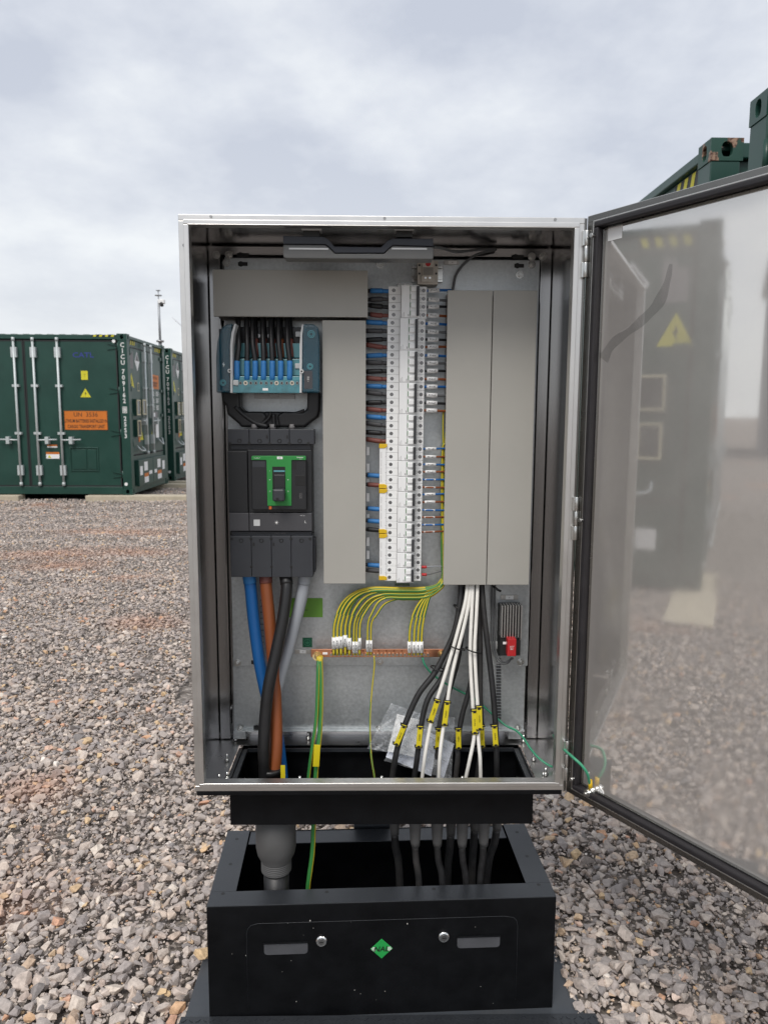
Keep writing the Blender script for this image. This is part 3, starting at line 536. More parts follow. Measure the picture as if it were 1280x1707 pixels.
rm = MB(); rm.frame(-.401, .401, Z0-.001, Z1+.001, .012, -.004, -.0005); rm.frame(-.3895, .3895, Z0+.0105, Z1-.0105, .009, -.012, -.0008)
rm.frame(-.3815, .3815, Z0+.0185, Z1-.0185, .0022, -.012, .012)
rm.build('front_rim', Mt['rimsteel'], cab, bev=.0018, seg=3)
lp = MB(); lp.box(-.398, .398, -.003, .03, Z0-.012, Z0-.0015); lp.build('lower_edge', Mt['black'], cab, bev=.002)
for (px, py) in ((352, 361), (641, 364), (925, 366), (307, 409)):
    q = MB(); p_ = at(px, py, -.004); q.tube([p_+Vector((0, -.0015, 0)), p_+Vector((0, .003, 0))], .003, 8); q.build('rivet', Mt['darkzinc'], cab)
# collar, gland plate
co = MB(); cx0, cx1, cy0, cy1, cz0 = -.336, .3465, .045, .235, ZB-.108
co.box(cx0, cx1, cy0, cy0+.002, cz0, Z0-.013); co.box(cx0, cx1, cy1-.002, cy1, cz0, Z0-.002); co.box(cx0, cx0+.002, cy0, cy1, cz0, Z0-.002); co.box(cx1-.002, cx1, cy0, cy1, cz0, Z0-.002)
co.box(cx0+.002, cx1-.002, cy0+.002, cy1-.002, cz0, cz0+.003); co.build('collar', Mt['black'], cab, bev=.001)
co = MB()
for a, b, c_, d_ in ((ox0, ox0+.022, oy0, oy1), (ox1-.018, ox1, oy0, oy1), (ox0, ox1, oy1-.006, oy1)): co.box(a, b, c_, d_, Z0-.014, Z0-.006)
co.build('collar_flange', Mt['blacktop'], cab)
# studs on the cabinet floor
for px, py in ((379, 1299), (366, 1303), (393, 1234), (379, 1268), (500, 1307), (636, 1307), (770, 1307), (889, 1267), (872, 1236), (905, 1300), (909, 1292), (514, 1232)):
    q = MB(); d_ = ray(px, py); p_ = CAM+d_*((Z0+.003-CAM.z)/d_.z)
    if p_.y < .012: p_.y = .012
    q.tube([p_, p_+Vector((0, 0, .018))], .0028, 8); q.tube([p_, p_+Vector((0, 0, .006))], .0062, 6); q.build('floor_stud', Mt['zinc'], cab)
# back plates
YP = .245
x0, x1, _, _ = rect(381, 700, 890, 800, YP)
zt = at(640, 431, YP).z; zm = at(640, 1110, YP).z; zb = at(640, 1216, YP).z
bp_ = MB(); bp_.box(x0, x1, YP, YP+.0025, zm, zt); bp_.box(x0, x1, YP, YP+.012, zt-.0025, zt); bp_.build('mounting_plate', Mt['galv'], cab, bev=.0008)
bp_ = MB(); bp_.box(x0-.002, x1-.004, YP+.005, YP+.0075, zb, zm+.02); bp_.box(x0-.002, x1-.004, YP-.008, YP+.0075, zb-.003, zb); bp_.build('lower_mounting_plate', Mt['galv'], cab, bev=.0008)
rl = MB(); za, zb_ = at(640, 428, YP).z+.001, at(640, 413, YP).z; rl.box(-.395, .395, YP+.004, YP+.007, za+.002, zb_); rl.box(-.395, .395, YP, YP+.004, zb_-.003, zb_); rl.box(-.395, .395, YP+.0035, YP+.012, zb_-.0005, zb_+.0015); rl.build('mounting_rail', Mt['insteel'], cab, bev=.0006)
for px in (352+8, 905-2):     # vertical side channels at the back corners
    pass
for (a, b) in ((-.397, -.372), (.372, .397)):
    q = MB(); q.box(a, b, YP+.006, YP+.014, Z0+.004, zb_); q.build('side_channel', Mt['insteel'], cab, bev=.001)
# key slots, ruler slits
for px, py, w in ((405, 425, 20), (405, 440, 16), (863, 428, 20), (865, 443, 16), (428, 1104, 18), (432, 1213, 18)):
    q = MB(); a, b, c_, d_ = rect(px-w/2, py-3.2, px+w/2, py+3.2, YP-.0006); q.box(a, b, YP-.0006, YP+.001, c_, d_); pc = at(px-w*.2, py, YP)
    q.tube([pc+Vector((0, -.0007, 0)), pc+Vector((0, .001, 0))], .0062, 12); q.build('key_slot', Mt['ink'], cab)
tk = MB()
for k in range(22):
    a, b, c_, d_ = rect(827, 1092+k*5, 835, 1093+k*5, YP-.0004); tk.box(a, b, YP-.0004, YP+.0045, c_, d_)
    a, b, c_, d_ = rect(434, 1000+k*10, 440, 1001+k*10, YP-.0004); tk.box(a, b, YP-.0004, YP+.0045, c_, d_)
tk.build('ruler_slits', Mt['ink'], cab)
def bolt(px, py, Y, r=.0068, par=cab, m='zinc', name='bolt'):
    p_ = at(px, py, Y); q = MB(); y = Vector((0, 1, 0)); q.tube([p_, p_-y*.0016], r*1.35, 20); q.tube([p_-y*.0016, p_-y*.007], r*.86, 6); q.tube([p_-y*.007, p_-y*.011], r*.42, 10)
    return q.build(name, Mt[m], par, bev=.0004)
for px, py, Y in ((633, 441, YP), (886, 441, YP), (886, 428, YP), (866, 458, YP), (396, 1105, YP), (633, 1103, YP), (867, 1103, YP), (400, 1215, YP), (632, 1214, YP+.003), (863, 1215, YP), (382, 425, YP), (378, 438, YP), (361, 425, YP+.004), (904, 428, YP+.004)): bolt(px, py, Y)
for px, py in ((381, 1216), (881, 1214)):
    q = MB(); a, b, c_, d_ = rect(px-7, py-8, px+7, py+8, D-.006); q.box(a, b, D-.006, D-.002, c_, d_); q.build('square_washer', Mt['darkzinc'], cab, bev=.0006); bolt(px, py, D-.006, .0062)
for px, py in ((375.5, 1190), (385, 1180), (888, 1186), (910, 461), (922, 461), (353, 458)): bolt(px, py, D-.004, .003, name='rivet')
for a in (400, 858):
    q = MB(); x_, b, c_, d_ = rect(a-11, 1219, a+10, 1232, YP-.012); q.box(x_, b, YP-.012, YP+.02, c_, d_); q.build('plate_bracket', Mt['galv'], cab, bev=.001)

# door: hinge axis at the right front edge, opened 122 degrees
HX, HY, TH = .406, -.006, math.radians(-58.0)
door = MB(); DW = .80; zd0, zd1 = Z0-ZB-.002, 1.203
door.box(.0, DW, .017, .0185, zd0, zd1); ob = door
def dn(mb): return mb
ob = MB(); ob.box(.022, DW-.022, .0165, .018, .022, 1.178)
dr = ob.build('door', Mt['doorsteel'], cab, local=True); dr.location = (HX, HY-.14, 0); dr.rotation_euler.z = TH
tr = MB(); tr.box(0, DW, .018, .0195, zd0, zd1); tr.box(0, .0015, 0, .018, zd0, zd1); tr.box(DW-.0015, DW, 0, .018, zd0, zd1); tr.box(.0015, DW-.0015, 0, .018, zd0, zd0+.0015); tr.box(.0015, DW-.0015, 0, .018, zd1-.0015, zd1)
tr.build('door_skin', Mt['steel'], dr, local=True, bev=.0006)
tr = MB(); tr.frame(.001, DW-.001, zd0+.001, zd1-.001, .012, -.0006, .0012); tr.build('door_fold', Mt['foldsteel'], dr, local=True, bev=.0005)
def gasket_ring(w, a, b, y0, y1, m, name, bev):
    q = MB(); q.frame(a, DW-b, zd0+b, zd1-b, w, y0, y1); q.build(name, m, dr, local=True, bev=bev)
gasket_ring(.0115, .019, .0145, -.004, .014, Mt['gasket'], 'gasket', .003)
gasket_ring(.0022, .0310, .0268, .010, .0165, Mt['foldsteel'], 'inner_seal_lip', .001)
gasket_ring(.0025, .0155, .012, -.002, .016, Mt['steel'], 'gasket_channel', .0005)
def dst(px, py, zw=None):    # where a pixel ray meets the door's inner face, in door coordinates
    d_ = ray(px, py); o_ = Vector((HX, HY, 0)); ax = Vector((math.cos(TH), math.sin(TH), 0)); nn = Vector((-math.sin(TH), math.cos(TH), 0)); pl_ = o_+nn*.0165
    p_ = CAM+d_*((pl_-CAM).dot(nn)/d_.dot(nn)); return (p_-o_).dot(ax), p_.z-ZB
for px, py in ((1001, 395), (981, 866), (966, 1294)):
    s_, z_ = dst(px, py); q = MB(); q.tube([(s_, .0165, z_), (s_, -.006, z_)], .0026, 10); q.tube([(s_, .0165, z_), (s_, .013, z_)], .0065, 10); q.tube([(s_, -.006, z_), (s_, -.012, z_)], .0042, 10); q.build('stud', Mt['zinc'], dr, local=True)
s_, z_ = dst(1025, 387); q = MB(); q.box(s_-.017, s_+.017, .0158, .0162, z_-.014, z_+.014); q.build('sticker', Mt['white'], dr, local=True)
s_, z_ = dst(989, 1318); q = MB(); q.tube([(s_, .0165, z_), (s_, .004, z_)], .0105, 16); q.tube([(s_, .004, z_), (s_, -.006, z_)], .0085, 6); q.tube([(s_, -.006, z_), (s_, -.012, z_)], .004, 10); q.build('earth_stud', Mt['zinc'], dr, local=True, bev=.0006); ES = (s_, z_)
s_, z_ = dst(1000, 1321); q = MB(); q.tube([(s_, .0162, z_), (s_, .0150, z_)], .0095, 24); lb = q.build('earth_sticker', Mt['white'], dr, local=True)
q = MB(); 
for w, z__ in ((.0035, -.001), (.0022, -.003), (.001, -.005)): q.box(s_-w, s_+w, .0143, .0146, z_+z__-.0005, z_+z__+.0003)
q.box(s_-.0004, s_+.0004, .0143, .0146, z_-.001, z_+.005)
for k in range(24):
    a, b = 2*PI*k/24, 2*PI*(k+1)/24; q.add([(s_+math.cos(a)*.0075, .0145, z_+math.sin(a)*.0075), (s_+math.cos(b)*.0075, .0145, z_+math.sin(b)*.0075), (s_+math.cos(b)*.0082, .0145, z_+math.sin(b)*.0082), (s_+math.cos(a)*.0082, .0145, z_+math.sin(a)*.0082)], [(0, 1, 2, 3)])
q.build('earth_symbol', Mt['ink'], lb, local=True)
# dried smear on the door
sm_pts = [dst(*p) for p in ((1118, 440), (1112, 470), (1098, 505), (1070, 535), (1045, 555), (1020, 575), (1006, 600))]; q = MB(); wd = (.006, .014, .022, .017, .014, .019, .022)
sp_ = smooth_path([(a, 0, b) for a, b in sm_pts], 5); 
Lp, Rp = [], []
for i, p_ in enumerate(sp_):
    w = (wd[min(i//5, 6)]*(1-(i % 5)/5)+wd[min(i//5+1, 6)]*(i % 5)/5)*(1+.12*math.sin(i*.9)); tn = (sp_[min(i+1, len(sp_)-1)]-sp_[max(0, i-1)]).normalized(); nn = Vector((-tn.z, 0, tn.x)); Lp.append(p_+nn*w*.5); Rp.append(p_-nn*w*.6)
for v in Lp+Rp: v.y = .0161
n_ = len(Lp); q.add(Lp+Rp, [(i, i+1, n_+i+1, n_+i) for i in range(n_-1)]); q.build('smear', Mt['smear'], dr, local=True)
for zc in (1.13, .60, .07):
    hg = MB()
    for k, (a, b) in enumerate(((-.045, -.016), (-.015, .015), (.016, .045))): hg.tube([(HX-.002, HY-.004, ZB+zc+a), (HX-.002, HY-.004, ZB+zc+b)], .0052, 10)
    hg.box(HX-.010, HX-.001, HY-.006, HY+.004, ZB+zc-.045, ZB+zc-.016); hg.box(HX-.010, HX-.001, HY-.006, HY+.004, ZB+zc+.016, ZB+zc+.045)
    hg.build('hinge', Mt['zinc'], cab, bev=.0005)

# ------------------------------------------------------------------ cable trunking with clip-on lids
def trunk(x0, y0, x1, y1, label, Yl=.168, vert=True):
    a, b, c_, d_ = rect(x0, y0, x1, y1, Yl); r_ = empty('cable_trunking', ((a+b)/2, YP, c_), label=label, cat='cable trunking', group='grey cable trunking on the mounting plate')
    l_ = MB(); l_.box(a, b, Yl, Yl+.0018, c_, d_)
    if vert: l_.box(a, a+.0018, Yl+.0018, Yl+.010, c_, d_); l_.box(b-.0018, b, Yl+.0018, Yl+.010, c_, d_)
    else: l_.box(a, b, Yl+.0018, Yl+.010, c_, c_+.0018); l_.box(a, b, Yl+.0018, Yl+.010, d_-.0018, d_)
    l_.build('lid', Mt['pvc'], r_, bev=.0012)
    bs_ = MB(); bs_.box(a+.004, b-.004, YP-.003, YP-.0005, c_, d_); bs_.build('base', Mt['pvcd'], r_)
    fg = MB(); st = .0125; i = 0
    if vert:
        z = c_+.004
        while z+.008 < d_:
            for x in (a+.003, b-.0048): fg.box(x, x+.0018, Yl+.004, YP-.02, z, z+.0078)
            z += st
        for x in (a+.003, b-.0048): fg.box(x, x+.0018, YP-.02, YP-.002, c_, d_)
    else:
        x = a+.004
        while x+.008 < b:
            for z in (c_+.003, d_-.0048): fg.box(x, x+.0078, Yl+.004, YP-.02, z, z+.0018)
            x += st
        for z in (c_+.003, d_-.0048): fg.box(a, b, YP-.02, YP-.002, z, z+.0018)
    o = fg.build('side_fingers', Mt['pvcd'], r_); o['kind'] = 'stuff'
    return r_
trunk(355.5, 450, 613, 528, 'grey horizontal trunking lid across the top left of the plate', vert=False)
trunk(538.5, 534, 609.5, 973, 'long narrow grey trunking lid left of the white breaker column')
trunk(742.5, 484, 815.5, 975, 'grey vertical trunking lid directly right of the white wire tags')
trunk(817, 484, 888.5, 975, 'outermost grey vertical trunking lid beside the right cabinet wall')

# ------------------------------------------------------------------ column of miniature breakers
YT, YN = .200, .180; pole = .0179
ztop = at(656, 484, YT).z; xl = at(647, 484, YT).x-.001; xr = at(710.5, 484, YT).x-.001; xc = (xl+xr)/2
def make_breaker(np_, label):
    """np_ poles stacked downwards; local origin at the top left front edge of the housing (x right, z down)"""
    r_ = empty('miniature_circuit_breaker', label=label, cat='circuit breaker', group='white breakers stacked on the rail'); H = np_*pole; w = xr-xl
    b = MB(); xa, xb = .0275, w-.0185
    for k in range(np_):
        z1, z0 = -k*pole-.0002, -(k+1)*pole+.0002
        b.box(0, xa, 0, YP-YT-.004, z0, z1); b.box(xb, w, 0, YP-YT-.004, z0, z1)
    b.box(xa, xb, YN-YT, YP-YT-.004, -H+.0003, -.0003); b.build('housing', Mt['mcb'], r_, local=True, bev=.0008)
    f = MB(); f.box(xa+.0012, xa+.019, YN-YT-.0006, YN-YT, -H+.0015, -.0015); fp = f.build('front_plate', Mt['mcb'], r_, local=True)
    q = MB(); q.box(xa+.0195, xa+.0202, YN-YT-.0002, YN-YT+.001, -H+.001, -.001); q.box(xa-.0002, xa+.0007, YN-YT-.0002, YN-YT+.001, -H+.001, -.001)
    for k in range(2): q.box(xa+.003+k*.0035, xa+.0036+k*.0035, YN-YT-.0009, YN-YT-.0006, -H+.002, -H+.009+k*.003)
    q.box(xa+.016, xa+.0175, YN-YT-.0009, YN-YT-.0006, -H+.003, -H+.008)
    for k in range(np_): z = -(k+.5)*pole; [q.box(xb+.003+j*.0018, xb+.0036+j*.0018, -.0003, 0, z-.004, z+.004) for j in range(2)]
    q.build('print', Mt['grille'], fp, local=True)
    q = MB(); q.box(xa+.0345, xa+.0405, YN-YT-.009, YN-YT+.001, -H+.004, -.0035); q.build('toggle_tie_bar', Mt['dk'], r_, local=True, bev=.001)
    for k in range(np_):
        z = -(k+.5)*pole
        q = MB(); q.box(xa+.0215, xa+.0345, YN-YT-.0045, YN-YT, z-.0058, z+.0052); q.build('toggle', Mt['mcb'], r_, local=True, bev=.0012)
        q = MB(); q.box(xa+.0205, xa+.0222, YN-YT-.0012, YN-YT+.0, z-.004, z+.006); q.build('green_flag', Mt['green'], r_, local=True)
        for x in (.0115, w-.0072):
            q = MB(); q.tube([(x, .0, z), (x, -.0003, z)], .0040, 14); hl = q.build('terminal_hole', Mt['dk'], r_, local=True)
            q = MB(); q.tube([(x, -.0003, z), (x, -.0007, z)], .0027, 12); q.build('terminal_screw', Mt['darkzinc'], hl, local=True)
            q = MB(); q.box(x-.0022, x+.0022, -.0009, -.0007, z-.0004, z+.0004); q.build('screw_slot', Mt['ink'], hl, local=True)
    return r_
ords = ['top', 'second', 'third', 'fourth', 'fifth']; o2 = ['first', 'second', 'third', 'fourth', 'fifth', 'sixth', 'seventh', 'eighth', 'ninth']
b4 = make_breaker(4, ''); b2 = make_breaker(2, ''); k0 = 0; poleZ = []
tilt = math.atan2(at(650, 961.8, YT).x-at(656, 484, YT).x, -.662)*0+.0044/.662
def colx(z): return xl-(ztop-z)*tilt
for i in range(14):
    n_ = 4 if i < 5 else 2; src = b4 if n_ == 4 else b2; o = src if i in (0, 5) else copy_tree(src)
    z = ztop+pole/2-k0*pole; o.location = (colx(z)+(.002 if i == 0 else 0), YT, z)
    o['label'] = (f'{ords[i]} four-pole white breaker of the column' if i < 5 else f'{o2[i-5]} two-pole white breaker from the top of the lower column') + (' beside the yellow comb busbar' if i >= 5 else '')
    for j in range(n_): poleZ.append((z-(j+.5)*pole, i, j))
    k0 += n_
dr_ = MB(); dr_.box(xl+.022, xl+.057, YP-.009, YP-.001, at(650, 975, YP).z, at(650, 473, YP).z); tag(dr_.build('din_rail', Mt['zinc']), 'steel mounting rail behind the white breaker column', 'rail')
# comb busbars
for k, (ya, yb) in enumerate(((740, 814), (815, 889), (890, 967))):
    a, b, c_, d_ = rect(632.5, ya, 645, yb, .196); r_ = empty('comb_busbar', ((a+b)/2, .2, c_), label=f'{["upper", "middle", "lowest"][k]} white comb busbar with yellow end caps left of the breakers', cat='busbar', group='white comb busbars'); m_ = MB(); m_.box(a, b-.002, .196, .212, c_+.006, d_-.006); bar = m_.build('bar', Mt['mcb'], r_, bev=.0008)
    for z, s in ((c_, 1), (d_, -1)): m_ = MB(); m_.prism([(a-.001, z), (b, z), (b, z+s*.007), (b-.006, z+s*.010), (a-.001, z+s*.010)], 1, .1945, .213); m_.build('end_cap', Mt['ylw'], r_, bev=.0008)
    m_ = MB()
    for j in range(4): z = c_+.018+j*(d_-c_-.03)/4; m_.box(b-.0038, b-.0028, .1955, .196, z, z+.0015); m_.box(a+.004, a+.0046, .1955, .196, z-.003, z+.012)
    m_.build('print', Mt['grille'], bar)

# ------------------------------------------------------------------ wires left of the breakers
def wire(name, pts, segs, label, cat='cable', group=None, n=10, nsm=6):
    """segs: (t0, t1, radius, material, part name) along the path"""
    P = smooth_path(pts, nsm); m_ = len(P)-1; root = None
    r_ = empty(name, P[0], label=label, cat=cat, group=group)
    for (t0, t1, rad, mt, pn) in segs:
        i0, i1 = int(round(t0*m_)), int(round(t1*m_)); Q = P[i0:i1+1]
        if len(Q) < 2: continue
        mb = MB()
        if mt == 'gy': mb.tube(Q, rad, 10, 0, stripe=(1, 0 if rad > .004 else .07, (9, 0, 1, 4, 5, 6) if rad > .004 else (1, 2, 6, 7, 8)))
        else: mb.tube(Q, rad, n)
        mb.build(pn, [Mt['gyY'], Mt['gyG']] if mt == 'gy' else Mt[mt], r_)
    return r_
xt2 = at(609, 700, .2).x-.03; lc = [('sblue', 'blue'), ('sgrey', 'dark grey'), ('rubber', 'black'), ('sbrown', 'brown')]
for z, i, j in poleZ:
    if i >= 5: continue
    xe = colx(z)+.004; c_, nm = lc[j]; dz = random.uniform(-.003, .008); x_s = xt2+(.0 if i else .012)
    wire('breaker_feed_cable', [(x_s, .214, z+dz+(.006 if j == 3 else .001)), (x_s+.02, .211, z+dz+(.005 if j == 3 else 0)), (xe-.024, .209, z+dz*.3), (xe, .21, z-.0005)],
         [(0, .55, .0046, 'cblack', 'insulation'), (.42, .8, .0057, c_, 'sleeve'), (.75, 1, .0045, c_, 'sleeve_end')], f'{nm} sleeved cable into the left side of the {ords[i]} four-pole breaker', group='sleeved cables feeding the breaker column')
for py, c_, nm in ((793.5, 'sblue', 'blue'), (809, 'sbrown', 'brown'), (849, 'sblue', 'second blue'), (869.5, 'sblue', 'third blue'), (884, 'rubber', 'all black'), (943, 'sblue', 'lowest blue'), (952, 'sgrey', 'grey')):
    a = at(606, py-2, .21); b = at(633, py, .208)
    wire('busbar_feed_cable', [a-Vector((.02, 0, 0)), a, (a+b)/2, b], [(0, .62, .0044, 'cblack', 'insulation'), (.5, 1, .0054, c_, 'sleeve')], f'{nm} sleeved cable into the comb busbar', group='sleeved cables feeding the comb busbars')
for py, hgt in ((752, 7), (780, 7), (829, 7), (903, 7), (925, 7), (801, 3), (860, 3)):
    a, b, c_, d_ = rect(611, py-hgt, 615.5, py+hgt, .216); m_ = MB(); m_.box(a, b, .216, .2175, c_, d_); tag(m_.build('label_strip', Mt['white'], bev=.0003), f'{["uppermost","second","fourth","sixth","lowest","third","fifth"][[752,780,829,903,925,801,860].index(py)]} small pale tag from the top on the narrow trunking edge', 'label', 'pale tags beside the narrow trunking')
# ------------------------------------------------------------------ tagged wires right of the breakers
xt3 = at(742, 600, .2).x; rc = [('cblue', 'blue'), ('cdgrey', 'grey'), ('cblack', 'black'), ('cbrown', 'brown')]
names = {0: 'P11', 1: 'P12', 2: 'P14', 3: 'P17', 5: 'P21', 6: 'P13', 7: 'P16', 8: 'P22', 9: 'P24', 10: 'P15'}
for z, i, j in poleZ:
    if i == 4 or i > 10: continue
    if i < 5: c_, nm = rc[j]; sf = ['-N', '-L3', '-L2', '-L1'][j]
    else: c_, nm = rc[j*3]; sf = ['-N', '-L1'][j]
    th = .0030 if i < 5 else .0022; x_s = colx(z)+(xr-xl)-.003; jz = random.uniform(-.002, .002); Ym = .206
    P_ = [(x_s, .212, z), (x_s+.008, Ym, z+jz*.4), (x_s+.034, Ym, z+jz), (xt3+.012, .213, z+jz*1.6)]
    bn = f'{ords[i]} four-pole' if i < 5 else f'{o2[i-5]} two-pole'
    r_ = wire('tagged_wire', P_, [(0, 1, th, c_, 'insulation')], f'{nm} wire with a white tag leaving the right of the {bn} breaker', 'wire', 'tagged wires leaving the breaker column')
    a = Vector(P_[1])+Vector((.001, 0, 0)); b = Vector(P_[2]); rr_ = th*1.75 if i < 5 or i in (5, 6, 8) else th*1.15
    m_ = MB(); m_.tube([a, b], rr_, 12); tg = m_.build('wire_tag', Mt['white'], r_)
    if rr_ > .003: text(names[i]+sf, .0034, Mt['ink'], tg, (a+b)/2+Vector((0, -rr_-.0004, .0)), right=(b-a), name='lettering', sx_=1.1, bold=True)
for py, nm in ((945, 'upper'), (957.5, 'lower')):
    a = at(703, py, .208); wire('relay_wire', [a, a+Vector((.008, -.002, 0)), a+Vector((.02, 0, .001)), at(737, py+(-1 if py < 950 else -6), .212)], [(0, .45, .0034, 'red', 'red_ferrule'), (.4, 1, .0015, 'cdgrey' if py > 950 else 'cgrey', 'insulation')], f'{nm} thin wire with a red ferrule at the bottom of the breaker column', 'wire', 'red ferrule wires')

# ------------------------------------------------------------------ distribution block
db = empty('distribution_block', at(447, 655, .2), label='blue translucent distribution block fed by a row of black cables with blue sleeves', cat='distribution block')
m_ = MB(); m_.pbox(372, 545, 526, 655, .200, YP-.001); m_.build('base', Mt['mccb2'], db, bev=.002)
m_ = MB()
for k, (ya, yb, Yf) in enumerate(((634, 655, .152), (627, 634, .158), (598, 626, .170), (572, 596, .182))): m_.pbox(388, ya, 501, yb, Yf, .21)
m_.build('terminal_deck', Mt['tealp'], db, bev=.0012)
def lobe(pts, Y0_, Y1_, name='cover'):
    m_ = MB(); m_.prism([(at(x, y, Y0_).x, at(x, y, Y0_).z) for x, y in pts], 1, Y0_, Y1_); return m_.build(name, Mt['blue'], db, bev=.004, seg=3)
lobe([(361, 655), (360, 595), (362, 570), (368, 548), (378, 540), (388, 539), (385, 570), (384, 655)], .148, .212)
lobe([(503, 655), (503, 540), (522, 540), (531, 546), (533, 570), (533, 655)], .148, .212)
m_ = MB(); m_.pbox(366, 548, 382, 650, .19, .23); m_.pbox(506, 548, 530, 650, .19, .23); m_.build('inner_frame', Mt['mccb'], db, bev=.002)
m_ = MB(); m_.pbox(388, 633.5, 501, 654.5, .1485, .1515); m_.build('clear_front', Mt['tealclear'], db)
for pts in ([(384, 655), (384, 575), (386, 555), (391, 540), (394, 540), (390, 557), (388, 576), (388, 655)], [(499.5, 655), (499.5, 576), (501, 555), (503.5, 541), (506, 541), (504, 560), (503, 655)]):
    m_ = MB(); m_.prism([(at(x, y, .145).x, at(x, y, .145).z) for x, y in pts], 1, .144, .20); m_.build('white_trim', Mt['mcb2'], db, bev=.0008)
for px, py in ((383, 618), (503, 619)):
    p_ = at(px, py, .142); m_ = MB(); m_.tube([p_, p_+Vector((0, .006, 0))], .0045, 16); rg = m_.build('sealing_eye', Mt['mcb2'], db); m_ = MB(); m_.tube([p_-Vector((0, .0004, 0)), p_], .002, 12); m_.build('eye_hole', Mt['ink'], rg)
for px, py, Y in ((393, 638, .1475), (496, 610, .168), (497, 557, .19)):
    m_ = MB(); m_.pbox(px-4.5, py-4.5, px+4.5, py+4.5, Y-.002, Y+.004); sq = m_.build('screw_cap', Mt['mcb2'], db, bev=.002)
for k in range(12):
    px = 401+k*8.6; big = k in (1, 7, 10); p_ = at(px, 638.5, .148); m_ = MB(); m_.tube([p_, p_+Vector((0, .002, 0))], .005 if big else .0034, 14); sc_ = m_.build('clamp_screw', Mt['nickel' if big else 'darkzinc'], db); m_ = MB(); m_.tube([p_-Vector((0, .0003, 0)), p_], .0022, 6); m_.build('hex_socket', Mt['ink'], sc_)
for px, py, rr_ in ((519, 557, .0075), (517, 611, .006), (372, 638, .0062)):
    for q_, k in ((rr_, 0), (rr_*.6, 1)):
        p_ = at(px, py, .1475); m_ = MB(); pts = [p_+Vector((math.cos(a*PI/12)*q_, 0, math.sin(a*PI/12)*q_)) for a in range(25)]; m_.tube(pts, .0010, 6, caps=False); m_.build('moulded_ring', Mt['tealp'], db)
m_ = MB(); m_.pbox(438, 647, 447, 651, .1478, .1485); m_.build('sticker', Mt['white'], db); m_ = MB(); m_.pbox(507, 618, 521, 648, .1472, .148); rl_ = m_.build('rating_label', Mt['mccb3'], db)
text('160A\n80A\n>>', .012, Mt['winkl'], rl_, at(514, 632, .147), sx_=.5)
p_ = at(373, 608, .1475); m_ = MB(); m_.prism([(p_.x+.001, p_.z+.006), (p_.x-.003, p_.z), (p_.x, p_.z+.0005), (p_.x-.001, p_.z-.006), (p_.x+.003, p_.z+.0015), (p_.x, p_.z+.001)], 1, .1468, .1475); m_.build('lightning_symbol', Mt['winkl'], db)
for k in range(12):
    p_ = at(395+(k % 6)*18, 560+(k//6)*24, .193); m_ = MB(); m_.tube([p_, p_+Vector((0, .01, 0))], .0045, 10); m_.build('inner_clamp', Mt['darkzinc'], db)
xb_ = [395.5, 412, 425.5, 439.5, 454, 468, 483]; xt_ = [397.5, 411.5, 421, 438, 452, 464.5, 479]
for k in range(7):
    wire('block_outgoing_cable', [at(xt_[k], 520, .205), at(xt_[k], 545, .182), at(xt_[k]+(.5 if k == 5 else 1), 575, .166), at(xb_[k], 602, .160), at(xb_[k], 628, .158), at(xb_[k], 633, .165)],
         [(0, .66, .0058, 'cblack', 'insulation'), (.6, .92, .0062, 'sblue', 'sleeve'), (.9, 1, .0048, 'sblue', 'sleeve_end')], f'{o2[k]} blue sleeved black cable from the left above the distribution block', group='blue sleeved cables above the distribution block')
for k, px in enumerate((427, 441.5, 456, 469.5, 485)):
    wire('block_rear_cable', [at(px-2, 520, .215), at(px-1, 545, .20), at(px, 570, .187), at(px+1, 596, .183)], [(0, .66, .0055, 'cblack', 'insulation'), (.6, 1, .0058, 'cbrown' if k % 4 == 3 else 'sbrown', 'sleeve')], f'{o2[k]} brown sleeved cable from the left in the back row of the distribution block', group='brown sleeved cables behind the blue row')
m_ = MB(); m_.pbox(424, 656.5, 491, 664.5, .238, YP-.0005); tr_ = m_.build('label_rail', Mt['darkzinc'], cab); m_ = MB(); m_.pbox(450, 657, 464, 664, .2365, .238); m_.build('label_card', Mt['mcb2'], tr_)
# thick insulated links between block and main breaker
ul = empty('insulated_link', at(452, 712, .21), label='wide black U-shaped insulated link between distribution block and main breaker', cat='busbar link')
for nm_, pg, Y0_, Y1_ in (('left_sleeve', [(369, 652), (371, 670), (377, 676), (380, 691), (399, 707), (401, 712), (436, 712), (446, 696), (440, 686), (408, 686), (401, 678), (400, 652)], .194, .236),
                     ('right_sleeve', [(513, 652), (512, 682), (505, 687), (470, 686), (462, 694), (466, 712), (508, 712), (530, 695), (533, 684), (534, 652)], .194, .236),
                     ('middle_sleeve', [(438, 686), (474, 686), (474, 712), (436, 712)], .202, .236)):
    m_ = MB(); m_.prism([(at(x, y, .2).x, at(x, y, .2).z) for x, y in pg], 1, Y0_, Y1_); m_.build(nm_, Mt['rubber'], ul, bev=.006, seg=4)
for pts, rad in (([(392, 678), (408, 693), (428, 706), (446, 711)], .006), ([(452, 688), (447, 698), (436, 708)], .004), ([(456, 690), (457, 712)], .0045), ([(508, 684), (490, 690), (470, 690)], .004)):
    m_ = MB(); m_.tube(smooth_path([at(x, y, .198) for x, y in pts]), rad, 10); m_.build('sleeve_fold', Mt['rubber'], ul)
for px in (424, 455, 487):
    m_ = MB(); p_ = at(px, 707, .20); q_ = at(px, 716, .20); m_.tube([p_, q_], .0075, 14); tag(m_.build('link_ferrule', Mt['grille']), f'{"left" if px < 430 else "middle" if px < 460 else "right"} grey ferrule entering the top of the main breaker', 'ferrule', 'grey ferrules on the main breaker')

